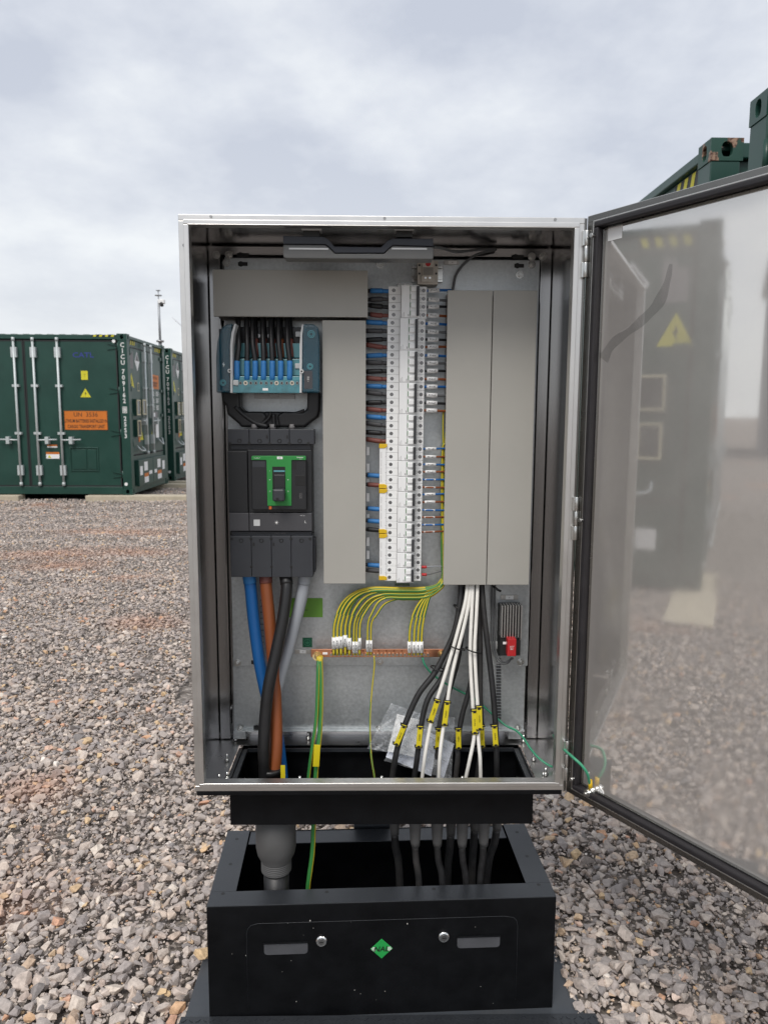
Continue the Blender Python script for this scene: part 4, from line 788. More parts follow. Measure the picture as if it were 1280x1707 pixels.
# ------------------------------------------------------------------ main moulded case breaker
mc = empty('moulded_case_breaker', at(452, 963, .2), label='large dark grey four-pole main breaker with a bright green T-shaped front', cat='main breaker')
def v5(x, y): return 360+x/6.095, 700+y/6.095
def b5(m_, x0, y0, x1, y1, Y, Yb, mi=0): a = v5(x0, y0); b = v5(x1, y1); return m_.pbox(a[0], a[1], b[0], b[1], Y, Yb, mi)
m_ = MB(); b5(m_, 135, 110, 975, 1580, .178, YP-.001); m_.build('case', Mt['mccb2'], mc, bev=.002)
for k, (a, b) in enumerate(((123, 336), (340, 543), (547, 745), (749, 998))):
    m_ = MB(); b5(m_, a, 95, b, 248, .166, .20); m_.build('upper_shield', Mt['mccb'], mc, bev=.001)
    a2, b2_ = ((150, 360), (364, 563), (567, 763), (767, 985))[k]; m_ = MB(); b5(m_, a2, 1180, b2_, 1597, .155, .20); m_.build('lower_shield', Mt['mccb'], mc, bev=.001)
m_ = MB(); a = v5(985, 1200); b = v5(1012, 1550); m_.pbox(a[0], a[1], b[0], b[1], .172, .2); m_.build('shield_flank', Mt['mccb'], mc, bev=.003)
for x in (240, 445, 647, 852):
    p_ = at(*v5(x, 213), .1655); m_ = MB(); m_.tube([p_+Vector((math.cos(a*PI/10)*.0042, 0, math.sin(a*PI/10)*.0042)) for a in range(21)], .0008, 6, caps=False); m_.build('knockout', Mt['ink'], mc)
    p_ = at(*v5(x+18, 1225), .1545); m_ = MB(); m_.tube([p_+Vector((math.cos(a*PI/10)*.0042, 0, math.sin(a*PI/10)*.0042)) for a in range(21)], .0008, 6, caps=False); m_.build('knockout', Mt['ink'], mc)
for x in (145, 340, 545, 747, 940):
    p_ = at(*v5(x, 238), .1655); m_ = MB(); m_.tube([p_, p_+Vector((0, .004, 0))], .0034, 12); m_.build('cover_screw', Mt['ink'], mc)
    p_ = at(*v5(x+17, 1210), .1545); m_ = MB(); m_.tube([p_, p_+Vector((0, .004, 0))], .0034, 12); m_.build('cover_screw', Mt['ink'], mc)
for x in (362, 565, 765): p_ = at(*v5(x, 1493), .1545); m_ = MB(); m_.tube([p_, p_+Vector((0, .004, 0))], .0032, 12); m_.build('cover_screw', Mt['ink'], mc)
for x, y in ((520, 172), (725, 172), (385, 1265), (587, 1265)): m_ = MB(); b5(m_, x-10, y-16, x+10, y+16, .1544 if y > 900 else .1654, .17); m_.build('latch_slot', Mt['ink'], mc)
m_ = MB(); b5(m_, 150, 250, 965, 300, .176, .2); m_.build('upper_ledge', Mt['mccb'], mc, bev=.001)
m_ = MB(); b5(m_, 125, 320, 322, 940, .166, .2); m_.build('neutral_pole_cover', Mt['mccb2'], mc, bev=.001)
m_ = MB(); b5(m_, 330, 305, 972, 940, .164, .2); m_.build('front_cover', Mt['mccb2'], mc, bev=.001)
m_ = MB(); b5(m_, 362, 400, 918, 915, .150, .17); m_.build('raised_front', Mt['mccb2'], mc, bev=.002)
gp = MB(); T_ = [(362, 372), (370, 365), (907, 365), (914, 372), (914, 407), (774, 407), (768, 413), (768, 872), (525, 872), (514, 413), (508, 407), (362, 407)]
gp.prism([(at(*v5(x, y), .1475).x, at(*v5(x, y), .1475).z) for x, y in T_], 1, .1472, .152); gpo = gp.build('green_front', Mt['green'], mc, bev=.0006)
m_ = MB(); b5(m_, 575, 475, 705, 705, .1465, .1475); m_.build('toggle_window', Mt['ink'], mc)
m_ = MB(); b5(m_, 585, 555, 703, 700, .143, .147); m_.build('toggle_shield', Mt['mccb2'], mc, bev=.002)
m_ = MB(); b5(m_, 588, 512, 700, 528, .1455, .1465); m_.build('rating_strip', Mt['tealp'], mc)
m_ = MB(); b5(m_, 573, 703, 697, 830, .122, .147); lv = m_.build('toggle_lever', Mt['mccb'], mc, bev=.004); p_ = at(*v5(625, 805), .1215); m_ = MB(); m_.tube([p_, p_+Vector((0, .002, 0))], .0034, 12); m_.build('lever_hole', Mt['ink'], lv)
m_ = MB(); b5(m_, 622, 373, 678, 398, .1466, .1472); s_ = m_.build('sticker', Mt['white'], mc); text('QF1', .0022, Mt['ink'], s_, at(*v5(650, 386), .1462))
text('ComPacT', .0024, Mt['winkl'], gpo, at(*v5(418, 386), .1469)); text('Schneider', .0026, Mt['winkl'], gpo, at(*v5(855, 381), .1469), bold=True); text('Electric', .0015, Mt['winkl'], gpo, at(*v5(862, 397), .1469))
text('I', .003, Mt['winkl'], gpo, at(*v5(547, 518), .1469)); text('O', .003, Mt['winkl'], gpo, at(*v5(550, 725), .1469)); text('O', .003, Mt['winkl'], gpo, at(*v5(735, 725), .1469))
for x in (549, 733): p_ = at(*v5(x, 610), .1469); m_ = MB(); m_.prism([(p_.x-.0016, p_.z+.001), (p_.x+.0016, p_.z+.001), (p_.x, p_.z-.001)], 1, .1465, .147); m_.build('trip_mark', Mt['winkl'], gpo)
m_ = MB(); b5(m_, 540, 878, 566, 908, .147, .151); m_.build('push_to_trip', Mt['orange'], mc)
m_ = MB(); b5(m_, 806, 562, 908, 668, .1495, .1503); m_.build('flag_window', Mt['ink'], mc, bev=.0005); m_ = MB(); b5(m_, 778, 420, 818, 500, .1495, .1503); m_.build('flag_window', Mt['ink'], mc)
m_ = MB(); b5(m_, 372, 420, 500, 480, .1495, .1503); m_.build('vent_window', Mt['mccb'], mc)
text('NSX250\n690V 8kV\n220V 90kA\n380V 50kA\n440V 35kA\n690V 8kA', .013, Mt['grille'], mc, at(*v5(862, 770), .1498), sx_=.55)
for x0, x1 in ((138, 335), (341, 975)): m_ = MB(); b5(m_, x0, 946, x1, 1128, .158, .2); bd = m_.build('trip_unit', Mt['mccb3'], mc, bev=.001)
m_ = MB(); b5(m_, 384, 1013, 448, 1077, .1572, .158); m_.build('blank_code_sticker', Mt['mcb2'], bd)
p_ = at(*v5(617, 1043), .1575); m_ = MB(); m_.tube([p_, p_+Vector((0, .001, 0))], .0024, 14); m_.build('dial', Mt['winkl'], bd)
m_ = MB()
for k in range(8): a = k*PI/4; c_, s_ = math.cos(a), math.sin(a); m_.tube([p_+Vector((c_*.0036, 0, s_*.0036)), p_+Vector((c_*.0052, 0, s_*.0052))], .0003, 5)
m_.build('dial_marks', Mt['winkl'], bd); text('TM-D 250', .0018, Mt['winkl'], bd, at(*v5(880, 972), .1577)); text('L', .006, Mt['winkl'], bd, at(*v5(910, 1035), .1577))
m_ = MB(); b5(m_, 165, 1134, 970, 1175, .168, .2); sg_ = m_.build('lower_ledge', Mt['mccb'], mc, bev=.001); text('Ui 800V   Uimp 8kV', .0022, Mt['grille'], sg_, at(*v5(655, 1152), .1675))

# ------------------------------------------------------------------ main power cables
def pcable(pts, rad, m, lab, sl=None, Ys=None):
    n_ = len(pts); Ys = Ys or [.185-.05*k/(n_-1) for k in range(n_)]
    return wire('power_cable', [at(x, y, Y) for (x, y), Y in zip(pts, Ys)], [(0, .1, rad*1.08, sl or m, 'sleeve'), (.08, 1, rad, m, 'insulation')], lab, 'cable', 'thick power cables below the main breaker', n=18, nsm=8)
pcable([(415, 958), (418, 980), (424, 1040), (434, 1110), (446, 1165), (462, 1225), (470, 1290), (470, 1312)], .0142, 'cblue', 'thick blue power cable leaning right behind the black one', 'sblue', [.19, .19, .19, .185, .18, .16, .15, .15])
pcable([(443, 958), (444, 980), (450, 1040), (456, 1110), (460, 1180), (461, 1240), (458, 1290), (456, 1312)], .0142, 'cbrown', 'thick orange-brown power cable between the blue and black ones', 'sbrown', [.185, .18, .17, .16, .145, .13, .12, .12])
pcable([(476, 958), (478, 982), (472, 1030), (461, 1085), (448, 1145), (442, 1200), (440, 1250), (442, 1312)], .0138, 'cblack', 'thick glossy black power cable crossing in front of the brown one', 'rubber', [.18, .165, .15, .135, .12, .11, .105, .11])
pcable([(508, 958), (506, 980), (497, 1020), (483, 1075), (468, 1125), (455, 1180), (452, 1240), (450, 1312)], .0142, 'cgrey', 'thick light grey power cable leaning left behind the black one', 'cgrey', [.19, .19, .185, .18, .165, .16, .16, .15])
bt = empty('cable_boot', at(452, 1290, .12), label='black shrink boot gathering the four power cables at the cabinet floor', cat='cable boot')
m_ = MB(); p0 = at(451, 1279, .122); m_.tube([p0, p0+Vector((0, 0, -.005)), p0+Vector((0, 0, -.012)), p0+Vector((0, 0, -.013)), p0+Vector((0, 0, -.125))], .03, 24, rr=[.0265, .028, .028, .0265, .0275]); m_.build('sleeve', Mt['cblack'], bt)
m_ = MB(); m_.pbox(468, 1276, 475.5, 1306, .088, .0895); m_.build('yellow_tag', Mt['tagy'], bt)
# grey transition boot and black cable in the gap below the cabinet
bt = empty('transition_boot', at(460, 1440, .12), label='large grey rubber cable boot hanging from the collar above the open plinth', cat='cable boot')
c0 = at(460, 1380, .125); r0_ = .0475; zb0 = cz0; zA = at(460, 1436, .125).z+.012; zBm = at(460, 1458, .125).z+.012
m_ = MB(); prof = [(zb0, r0_), (zA+.03, r0_), (zA+.012, r0_*.93), (zA-.004, r0_*.76)]
zz = zA-.004
while zz > zBm+.004: prof += [(zz-.001, r0_*.76), (zz-.002, r0_*.735), (zz-.0035, r0_*.735), (zz-.0045, r0_*.755)]; zz -= .0045
prof += [(zBm, r0_*.70), (zBm-.004, r0_*.66)]
m_.tube([(c0.x, .125, z) for z, r in prof], .04, 32, rr=[r for z, r in prof]); m_.build('boot', Mt['boot'], bt)
m_ = MB(); m_.tube([(c0.x, .125, zBm), (c0.x-.002, .128, zBm-.2)], r0_*.64, 24); m_.build('armoured_cable', Mt['cblack'], bt)
for k, (px, py, Y, lb_) in enumerate(((657.5, 1391, .19, 'leftmost rear'), (691.7, 1410, .11, 'leftmost front'), (728.4, 1410, .11, 'second front'), (751, 1392, .19, 'second rear'), (769.8, 1411, .11, 'third front'), (790.6, 1384, .19, 'third rear'), (805.6, 1409, .11, 'fourth front'), (827.6, 1383, .19, 'rightmost rear'))):
    r_ = empty('gland_boot', at(px, py, Y), label=f'{lb_} small grey boot with a black cable hanging under the collar', cat='cable boot', group='small grey boots under the collar'); p_ = at(px, py, Y); x = p_.x
    m_ = MB(); m_.tube([(x, Y, cz0), (x, Y, (cz0+p_.z)/2+.006), (x, Y, p_.z+.012), (x+.001, Y, p_.z)], .013, 16, rr=[.0145, .0142, .0115, .0098]); m_.build('boot', Mt['boot'], r_)
    sw = (.012, .010, .014, -.004, .012, -.002, -.004, -.016)[k]; m_ = MB(); m_.tube(smooth_path([(x, Y, p_.z+.002), (x+sw*.3, Y+.004, p_.z-.04), (x+sw, Y+.01, p_.z-.09), (x+sw*1.4, Y+.012, p_.z-.2)], 5), .0078 if Y < .15 else .0095, 14); m_.build('cable', Mt['cblackd'], r_)

# ------------------------------------------------------------------ earth bar and earth wires
def v8(x, y): return 500+x/4.571, 960+y/4.571
eb = empty('earth_bar', at(630, 1095, .2), label='copper earth bar with a row of brass screws along its lower edge', cat='earth bar')
m_ = MB(); m_.pbox(518.5, 1082.5, 742, 1095.5, .212, .217); m_.build('bar', Mt['copper'], eb, bev=.0006)
for k in range(26):
    px, py = v8(238+k*29.5, 603); p_ = at(px, py, .206); m_ = MB(); m_.tube([p_, p_+Vector((0, .006, 0))], .0035, 12); sc_ = m_.build('terminal_screw', Mt['nickel'], eb); m_ = MB(); m_.box(p_.x-.0025, p_.x+.0025, p_.y-.0003, p_.y, p_.z-.0005, p_.z+.0005); m_.build('slot', Mt['ink'], sc_)
    if k % 2 == 0: px, py = v8(245+k*29.5, 572); p_ = at(px, py, .2115); m_ = MB(); m_.tube([p_, p_+Vector((0, .001, 0))], .0022, 10); m_.build('bar_hole', Mt['cbrown'], eb)
for px, py, rr_ in ((529, 1092.5, .0105), (735.5, 1090, .009)):
    p_ = at(px, py, .2115); y = Vector((0, 1, 0)); m_ = MB(); m_.tube([p_, p_-y*.002], rr_, 20); m_.tube([p_-y*.002, p_-y*.008], rr_*.72, 6); m_.tube([p_-y*.008, p_-y*.013], rr_*.4, 12); m_.build('end_bolt', Mt['brass'], eb, bev=.0004)
m_ = MB(); m_.pbox(538, 1087.5, 546, 1091, .2112, .212); m_.build('sticker', Mt['white'], eb)
def ewire(pts, rad, lab, Ys=None, name='earth_wire', group='green-yellow wires above the earth bar', tg_=None, m='gy'):
    n_ = len(pts); Ys = Ys or [.205]*n_
    r_ = wire(name, [at(x, y, Y) for (x, y), Y in zip(pts, Ys)], [(0, 1, rad, m, 'insulation')], lab, 'wire', group)
    if tg_:
        a, b = at(*tg_[0], Ys[1]-.0005), at(*tg_[1], Ys[0]-.0005); w = max(rad*1.5, .0028); m_ = MB(); m_.tube([a, b], w, 10); t_ = m_.build('wire_tag', Mt['white'], r_)
        text(tg_[2], .0030, Mt['ink'], t_, (a+b)/2+Vector((0, -w-.0004, 0)), right=(a-b), upv=Vector((-1, 0, 0)), sx_=1.1, bold=True)
    return r_
EX = [258, 285, 313, 345, 377, 410, 430, 455, 515, 540]; ELT = [467, 463, 460, 450, 472, 500, 500, 473, 490, 490]; EY = [92, 99, 112, 106, 122, 140, 147, 152, 166, 176]; EW = [250, 230, 215, 195, 200, 200, 190, 180, 130, 170]
ESt = ['P11-PE', 'P12-PE', 'P13-PE', 'P14-PE', 'P17-PE', 'P21-PE', 'P16-PE', 'P22-PE', 'P24-PE', 'P15-PE', 'P01-PE', 'P02-PE', 'P03-PE', 'P04-PE']
for k in range(10):
    x, yt = EX[k], EY[k]; w = EW[k]; rad = .0035 if k < 5 else .0026
    P_ = [v8(x, 602), v8(x, ELT[k]+10), v8(x+w*.03, 360), v8(x+w*.24, yt+125), v8(x+w*.62, yt+38), v8(x+w*1.15, yt+2), v8(760+k*4, yt+4-(k % 3)), v8(930+k*4, yt+2-k), v8(1035+k*4, 74+k*3.0), v8(1080+k*3, 28+k*2)]
    Yk = .204-(.003*(k % 3)); ewire(P_, rad, f'{o2[k] if k < 9 else "tenth"} green-yellow wire from the left arching over to the earth bar', [Yk]*8+[Yk, .212], tg_=(v8(x, ELT[k]), v8(x, ELT[k]+86), ESt[k]))
for k, x in enumerate((833, 868, 898, 925)):
    P_ = [v8(x, 602), v8(x, 510), v8(x+8, 380), v8(x+50-k*5, 250), v8(x+(1060-x)*.55, 150-k*4), v8(1040+k*12, 85-k*5), v8(1080+k*8, 25)]
    ewire(P_, .0032, f'{o2[k]} wire of the right-hand group curving down to the earth bar', [.200]*6+[.212], tg_=(v8(x, 500), v8(x, 584), ESt[10+k]))
ewire([v8(565, 612), (624, 1110), (620, 1150), (617, 1190), (617, 1230), (619, 1262), (625, 1300)], .0020, 'single thin green-yellow wire running from the earth bar centre down to the floor', [.205, .205, .2, .19, .17, .15, .13], group='green-yellow wires below the earth bar')
for pts, w, lab in (([(531, 1100), (530, 1120), (529, 1160), (527, 1200), (520, 1250), (514, 1300), (514, 1345)], .0042, 'left thick green-yellow cable hanging from the left end bolt'), ([(534, 1100), (535, 1130), (535, 1180), (533, 1225), (529, 1260), (526, 1305), (523, 1372), (521, 1420), (514, 1475), (512, 1510)], .0058, 'right thick green-yellow cable with a yellow marker running down into the plinth')):
    n_ = len(pts); r_ = ewire(pts, w, lab, [.200-.08*min(1, k/6) for k in range(n_)], name='earth_cable', group='thick earth cables')
    if w > .005:
        m_ = MB(); a = at(530, 1236, .142); b = at(527, 1276, .125); d_ = (b-a); m_.prism([(-.0075, -.5), (.0075, -.5), (.0075, .5), (-.0075, .5)], 1, -.001, .001, mat=Matrix.Translation((a+b)/2-Vector((0, .012, 0))) @ Matrix.Rotation(math.atan2(d_.x, -d_.z)*-1, 4, 'Y') @ Matrix.Diagonal((1, 1, d_.length, 1))); tg = m_.build('cable_marker', Mt['tagy'], r_, bev=.0008)
    m_ = MB(); p_ = at(pts[0][0], 1102, .2); m_.tube([p_+Vector((0, 0, .012)), p_+Vector((0, 0, -.012))], w*1.12, 12); m_.build('lug_sleeve', Mt['gyY'], r_)
m_ = MB(); m_.tube([at(529, 1094, .2098), at(529, 1094, .2088)], .0112, 20); tag(m_.build('cable_lug', Mt['brass']), 'tinned ring lug under the left end bolt of the earth bar', 'cable lug')
for k in range(9):
    x = 736+k*.9; tp = (745, 690, 812, 842, 868, 720, 780, 895, 760)[k]; Yk = .212+.002*(k % 3)
    ewire([(x+6, tp-6), (x+1.5, tp+4), (x+math.sin(k*2.1)*2, tp+(930-tp)*.4), (x+math.cos(k*1.7)*1.5, 935), (737+k*.5, 962), (735+k*.3, 972)], .0021 if k % 2 else .0027, f'{o2[k]} green-yellow wire squeezed between the wire tags and the right trunking', [Yk]*6, name='riser_earth_wire', group='vertical green-yellow wires beside the right trunking')
# bonding wires
wire('bonding_wire', [at(x, y, Y) for x, y, Y in ((704, 1096, .205), (708, 1108, .205), (722, 1125, .215), (752, 1145, .235), (790, 1165, .238), (822, 1192, .232), (842, 1209, .22), (860, 1218, .2), (872, 1230, .17), (884, 1248, .13), (898, 1264, .10), (915, 1276, .085), (924, 1279, .085))], [(0, 1, .0026, 'teal', 'insulation')], 'thin green bonding wire looping across the plate to the right floor corner', 'wire', 'green bonding wires')
ax = Vector((math.cos(TH), math.sin(TH), 0)); nn = Vector((-math.sin(TH), math.cos(TH), 0)); esw = Vector((HX, HY, ZB))+ax*ES[0]+nn*.008; esw.z = ZB+ES[1]
r_ = wire('bonding_wire', [at(922, 1224, .10), at(928, 1236, .05), at(938, 1248, .0), at(954, 1262, -.05), at(970, 1277, -.065), at(979, 1291, -.066), esw+Vector((-.003, 0, .017))], [(0, 1, .0030, 'teal', 'insulation')], 'green bonding wire bridging from the cabinet side to the stud on the door', 'wire', 'green bonding wires')
m_ = MB(); m_.tube([esw+Vector((-.003, 0, .026)), esw+Vector((-.001, 0, .008))], .0046, 12); m_.build('yellow_lug', Mt['ylw'], r_)
p_ = at(925, 1279, .085); m_ = MB(); m_.tube([p_+Vector((0, 0, .01)), p_-Vector((0, 0, .008))], .0045, 12); tag(m_.build('wire_lug', Mt['ylw']), 'small yellow lug at the right end of the cabinet floor', 'lug')
# ------------------------------------------------------------------ outgoing cables at the lower right
def marker(par, cx, cy, ln, deg, Y):
    p_ = at(cx, cy, Y); L_ = ln/FPX*(Y+1.54)*1.05; M_ = Matrix.Translation(p_) @ Matrix.Rotation(math.radians(deg), 4, 'Y'); m_ = MB(); w = .0062
    m_.box(-w, w, -.0009, .0009, -L_/2, L_/2, mat=M_); o = m_.build('cable_marker', Mt['tagy'], par, bev=.0012)
    e_ = MB()
    for s in (1, -1): e_.box(-.0036, .0036, -.0013, -.0009, s*L_*.40-.0022, s*L_*.40+.0014, mat=M_); e_.box(-w-.0025, w+.0025, -.0016, .012, s*L_*.40+s*.003-.0012, s*L_*.40+s*.003+.0012, mat=M_) if s*deg < 30 else None
    e_.build('marker_tie', Mt['ink'], o)
    text(random.choice(['C09-L1', 'C12-P14', 'C07-P17', 'C11-P12']), .0032, Mt['ink'], o, M_ @ Vector((0, -.0012, 0)), right=M_.to_3x3() @ Vector((0, 0, -1)), upv=M_.to_3x3() @ Vector((1, 0, 0)), bold=True)
BL = [([(768, 970), (767, 1000), (758, 1050), (740, 1092), (722, 1125), (697, 1158), (676, 1205), (662, 1248), (653, 1300)], .0070, (667, 1226, 39, 21), 'leftmost black cable fanning out with a slanted yellow marker'),
      ([(770, 970), (768, 1010), (757, 1075), (737, 1128), (713, 1165), (702, 1208), (697, 1250), (690, 1300)], .0066, (699, 1229, 39, 4), 'second black cable from the left of the fanned group'),
      ([(773, 970), (771, 1030), (765, 1090), (752, 1140), (738, 1185), (731, 1218), (729, 1255), (722, 1300)], .0062, (730, 1232, 37, 3), 'third black cable from the left, partly behind the white cables'),
      ([(786, 970), (787, 1040), (788, 1100), (783, 1145), (770, 1192), (764, 1230), (763, 1262), (759, 1300)], .0064, (764, 1232, 37, -2), 'fourth black cable from the left, in the middle of the group'),
      ([(798, 970), (799, 1040), (800, 1100), (800, 1160), (802, 1210), (801, 1250), (795, 1300)], .0066, (803, 1228, 40, -3), 'fifth black cable from the left, right behind the white pair'),
      ([(802, 970), (806, 1020), (813, 1080), (820, 1140), (825, 1200), (827, 1250), (828, 1300)], .0068, (825, 1227, 38, -5), 'rightmost black cable of the fanned group with its own yellow marker')]
for k, (pts, rad, mk, lab) in enumerate(BL):
    n_ = len(pts); Y0_, Y1_ = (.215, .16) if k in (2, 3, 4) else (.205, .13); Ys = [Y0_+(Y1_-Y0_)*min(1, i/(n_-2)) for i in range(n_)]
    r_ = wire('outgoing_black_cable', [at(x, y, Y) for (x, y), Y in zip(pts, Ys)], [(0, 1, rad, 'cblackd', 'insulation')], lab, 'cable', 'black outgoing cables', n=14); marker(r_, *mk, Ys[-2]-.010-(0 if k in (2, 3, 4) else .004))
WL = [([(779, 970), (776, 1000), (766, 1040), (755, 1080), (740, 1130), (724, 1180), (716, 1215), (708, 1260), (703, 1302)], (723, 1186, 42, 17), 'leftmost white cable with a slanted yellow marker'),
      ([(785, 970), (782, 1000), (774, 1040), (763, 1083), (752, 1130), (744, 1180), (737, 1225), (733, 1260), (731, 1302)], (743, 1190, 44, 6), 'second white cable from the left'),
      ([(788, 970), (787, 1000), (785, 1040), (783.5, 1083), (785, 1130), (788, 1180), (790, 1225), (783, 1265), (775, 1302)], (791, 1204, 44, -2), 'third white cable from the left, bending left at the floor'),
      ([(796, 970), (795, 1000), (793, 1040), (791, 1083), (793, 1130), (796, 1180), (797, 1230), (800, 1265), (801, 1302)], (799, 1198, 43, -3), 'rightmost white cable running almost straight down')]
for k, (pts, mk, lab) in enumerate(WL):
    n_ = len(pts); Ys = [.19+(.10-.19)*min(1, i/(n_-2)) for i in range(n_)]
    r_ = wire('outgoing_white_cable', [at(x, y, Y) for (x, y), Y in zip(pts, Ys)], [(0, 1, .0043, 'cwhite', 'insulation')], lab, 'cable', 'white outgoing cables', n=12); marker(r_, *mk, .112-.002*k)
for px, py, w, Y, lb_ in ((760, 1078, 11, .150, 'round the two left white cables'), (787, 1083, 11, .150, 'round the two right white cables'), (730, 1114, 12, .165, 'round the leftmost black cables'), (765, 1012, 9, .19, 'just below the trunking'), (826, 980, 5, .19, 'on the grey heater lead')):
    a = at(px-w, py-3, Y); b = at(px+w, py+4, Y); m_ = MB(); c_ = (a+b)/2; A = (b-a)/2; m_.tube([c_+A*math.cos(t_*PI/10)+Vector((0, .014 if t_ else .014, 0))*math.sin(t_*PI/10) for t_ in range(21)], .0018, 6); m_.tube([b, b+Vector((.004, -.004, -.001))], .003, 6); tag(m_.build('cable_tie', Mt['rubber']), 'black cable tie '+lb_, 'cable tie', 'black cable ties')
# ------------------------------------------------------------------ document bag
bag = empty('document_bag', at(690, 1262, .19), label='crumpled clear plastic bag of folded papers behind the fanned cables', cat='bag')
def sheet(quad, Y, n, amp, name, m, thick=0, seed=0, Yd=0):
    m_ = MB(); r2 = random.Random(seed); ph = [r2.uniform(0, 6) for _ in range(8)]; V_ = []
    for j in range(n+1):
        for i in range(n+1):
            u, v = i/n, j/n; px = (quad[0][0]*(1-u)+quad[1][0]*u)*(1-v)+(quad[3][0]*(1-u)+quad[2][0]*u)*v; py = (quad[0][1]*(1-u)+quad[1][1]*u)*(1-v)+(quad[3][1]*(1-u)+quad[2][1]*u)*v
            w = abs(((u*3.1+v*1.7+ph[0]) % 1)-.5)+abs(((u*2.3-v*3.9+ph[1]) % 1)-.5)*.8+.5*abs(((u*6.7+v*5.1+ph[2]) % 1)-.5)+.3*math.sin(9*u+11*v+ph[3])
            V_.append(at(px, py, Y+Yd*v-amp*w))
    m_.add(V_, [(j*(n+1)+i, j*(n+1)+i+1, (j+1)*(n+1)+i+1, (j+1)*(n+1)+i) for j in range(n) for i in range(n)]); o = m_.build(name, Mt[m], bag); 
    s = o.modifiers.new('s', 'SOLIDIFY'); s.thickness = thick or .0002; return o
pp = sheet([(668, 1198), (757, 1240), (738, 1302), (643, 1262)], .208, 8, .003, 'paper', 'paper', .0006, 1, -.04)
sheet([(662, 1190), (700, 1200), (690, 1262), (646, 1252)], .204, 6, .004, 'paper', 'white', .0006, 3, -.04)
ln = MB()
for k in range(14):
    a = at(712+(k % 7)*4, 1226+(k % 7)*3+(k//7)*22, .172-(k//7)*.014); ln.tube([a, a+Vector((.012, 0, -.006))], .0004, 4)
ln.build('print_lines', Mt['grille'], pp)
sheet([(652, 1172), (708, 1192), (700, 1262), (612, 1248)], .198, 24, .013, 'film', 'film', .0002, 5, -.045)
sheet([(700, 1185), (758, 1196), (752, 1300), (640, 1268)], .194, 24, .013, 'film', 'film', .0002, 8, -.045)
# ------------------------------------------------------------------ heater, thermostat, lamp, stickers
ht = empty('enclosure_heater', at(852, 1094, .2), label='finned aluminium heater with a red end block on the right of the plate', cat='heater')
m_ = MB(); m_.pbox(831, 1008, 868, 1093, .222, YP-.001); m_.pbox(833, 1062, 867, 1093, .196, .222); m_.build('black_body', Mt['heater'], ht, bev=.001)
for k in range(8): m_ = MB(); px = 835.5+k*4.6; m_.pbox(px, 1009+abs(k-3.5)*.4, px+2.0, 1065+k*.3, .196, .224); m_.build('fin', Mt['alum'], ht, bev=.0003)
m_ = MB(); m_.pbox(845.5, 1065.5, 860, 1094, .176, .198); rd = m_.build('red_block', Mt['red'], ht, bev=.001)
text('HOT\n80C', .010, Mt['winkl'], rd, at(853, 1080, .1755), sx_=.75); m_ = MB(); m_.pbox(838, 1070, 845, 1074, .195, .1958); m_.build('sticker', Mt['white'], ht)
for k, off in enumerate((0, 5)):
    wire('heater_lead', [at(820+off, 970, .225), at(819.5+off, 1000, .235), at(820+off, 1040, .236), at(820+off*.8, 1072, .232), at(826+off*.6, 1096-off*.4, .225), at(836, 1106-off*.6, .215), at(846, 1105-off*.6, .205), at(852+off*.5, 1097, .195)], [(0, 1, .0024, 'cdgrey', 'insulation')], ('left' if k == 0 else 'right')+' grey lead looping down to the heater', 'wire', 'grey heater leads')
m_ = MB(); m_.pbox(815, 1070, 829, 1082, .240, .2445); m_.build('cable_tie_base', Mt['mcb2'], cab, bev=.0006)
def holder(x0, y0, x1, y1, cx0, cx1, lab):
    r_ = empty('label_holder', at((x0+x1)/2, y1, YP), label=lab, cat='label holder'); m_ = MB(); m_.pbox(x0, y0, x1, y1, YP-.003, YP-.0005); m_.build('rail', Mt['alum'], r_, bev=.0005); m_ = MB(); m_.pbox(cx0, y0+.8, cx1, y1-.8, YP-.0042, YP-.003); c_ = m_.build('card', Mt['white'], r_); text('E1', .0025, Mt['ink'], c_, at((cx0+cx1)/2, (y0+y1)/2, YP-.0045))
holder(834.5, 992, 863, 1000, 842.5, 855.5, 'small label holder above the finned heater'); holder(491, 1083, 518, 1090, 500, 510, 'small label holder left of the earth bar'); holder(740, 434, 765, 441, 747, 761, 'small label holder right of the thermostat')
th_ = empty('thermostat', at(712, 474, .2), label='beige thermostat with a red dial above the white breaker column', cat='thermostat')
m_ = MB(); m_.pbox(696, 434, 730, 474, .20, YP-.008); bd = m_.build('body', Mt['beige'], th_, bev=.001); m_ = MB(); m_.pbox(704, 433, 723, 460, .192, .2); m_.pbox(702, 460, 724, 470, .194, .2); m_.build('front', Mt['beige'], th_, bev=.001)
p_ = at(713.5, 439.5, .191); m_ = MB(); m_.tube([p_, p_+Vector((0, .003, 0))], .0058, 18); m_.build('dial', Mt['red'], th_, bev=.0004)
m_ = MB()
for k in range(8): m_.pbox(705, 446+k*1.7, 722, 446.7+k*1.7, .1914, .1925)
m_.build('vent_slots', Mt['ink'], th_)
for px, py in ((709, 463), (716.5, 463), (699, 442), (727, 442), (699, 456), (727, 456)): p_ = at(px, py, .193 if 702 < px < 724 else .199); m_ = MB(); m_.tube([p_, p_+Vector((0, .002, 0))], .0024, 10); m_.build('screw', Mt['zinc' if 702 < px < 724 else 'ink'], th_)
m_ = MB(); m_.pbox(686, 443, 738, 447, YP-.010, YP-.008); m_.pbox(686, 466, 738, 470, YP-.010, YP-.008); m_.pbox(686, 447, 738, 466, YP-.002, YP-.0005); tag(m_.build('din_rail', Mt['zinc'], bev=.0004), 'short steel mounting rail behind the thermostat', 'rail')
def v7(x, y): return 460+x/4.571, 360+y/4.571
lm = empty('cabinet_lamp', at(597, 430, .06), label='switched-off strip lamp with dark housing under the cabinet ceiling', cat='lamp'); YL = .022
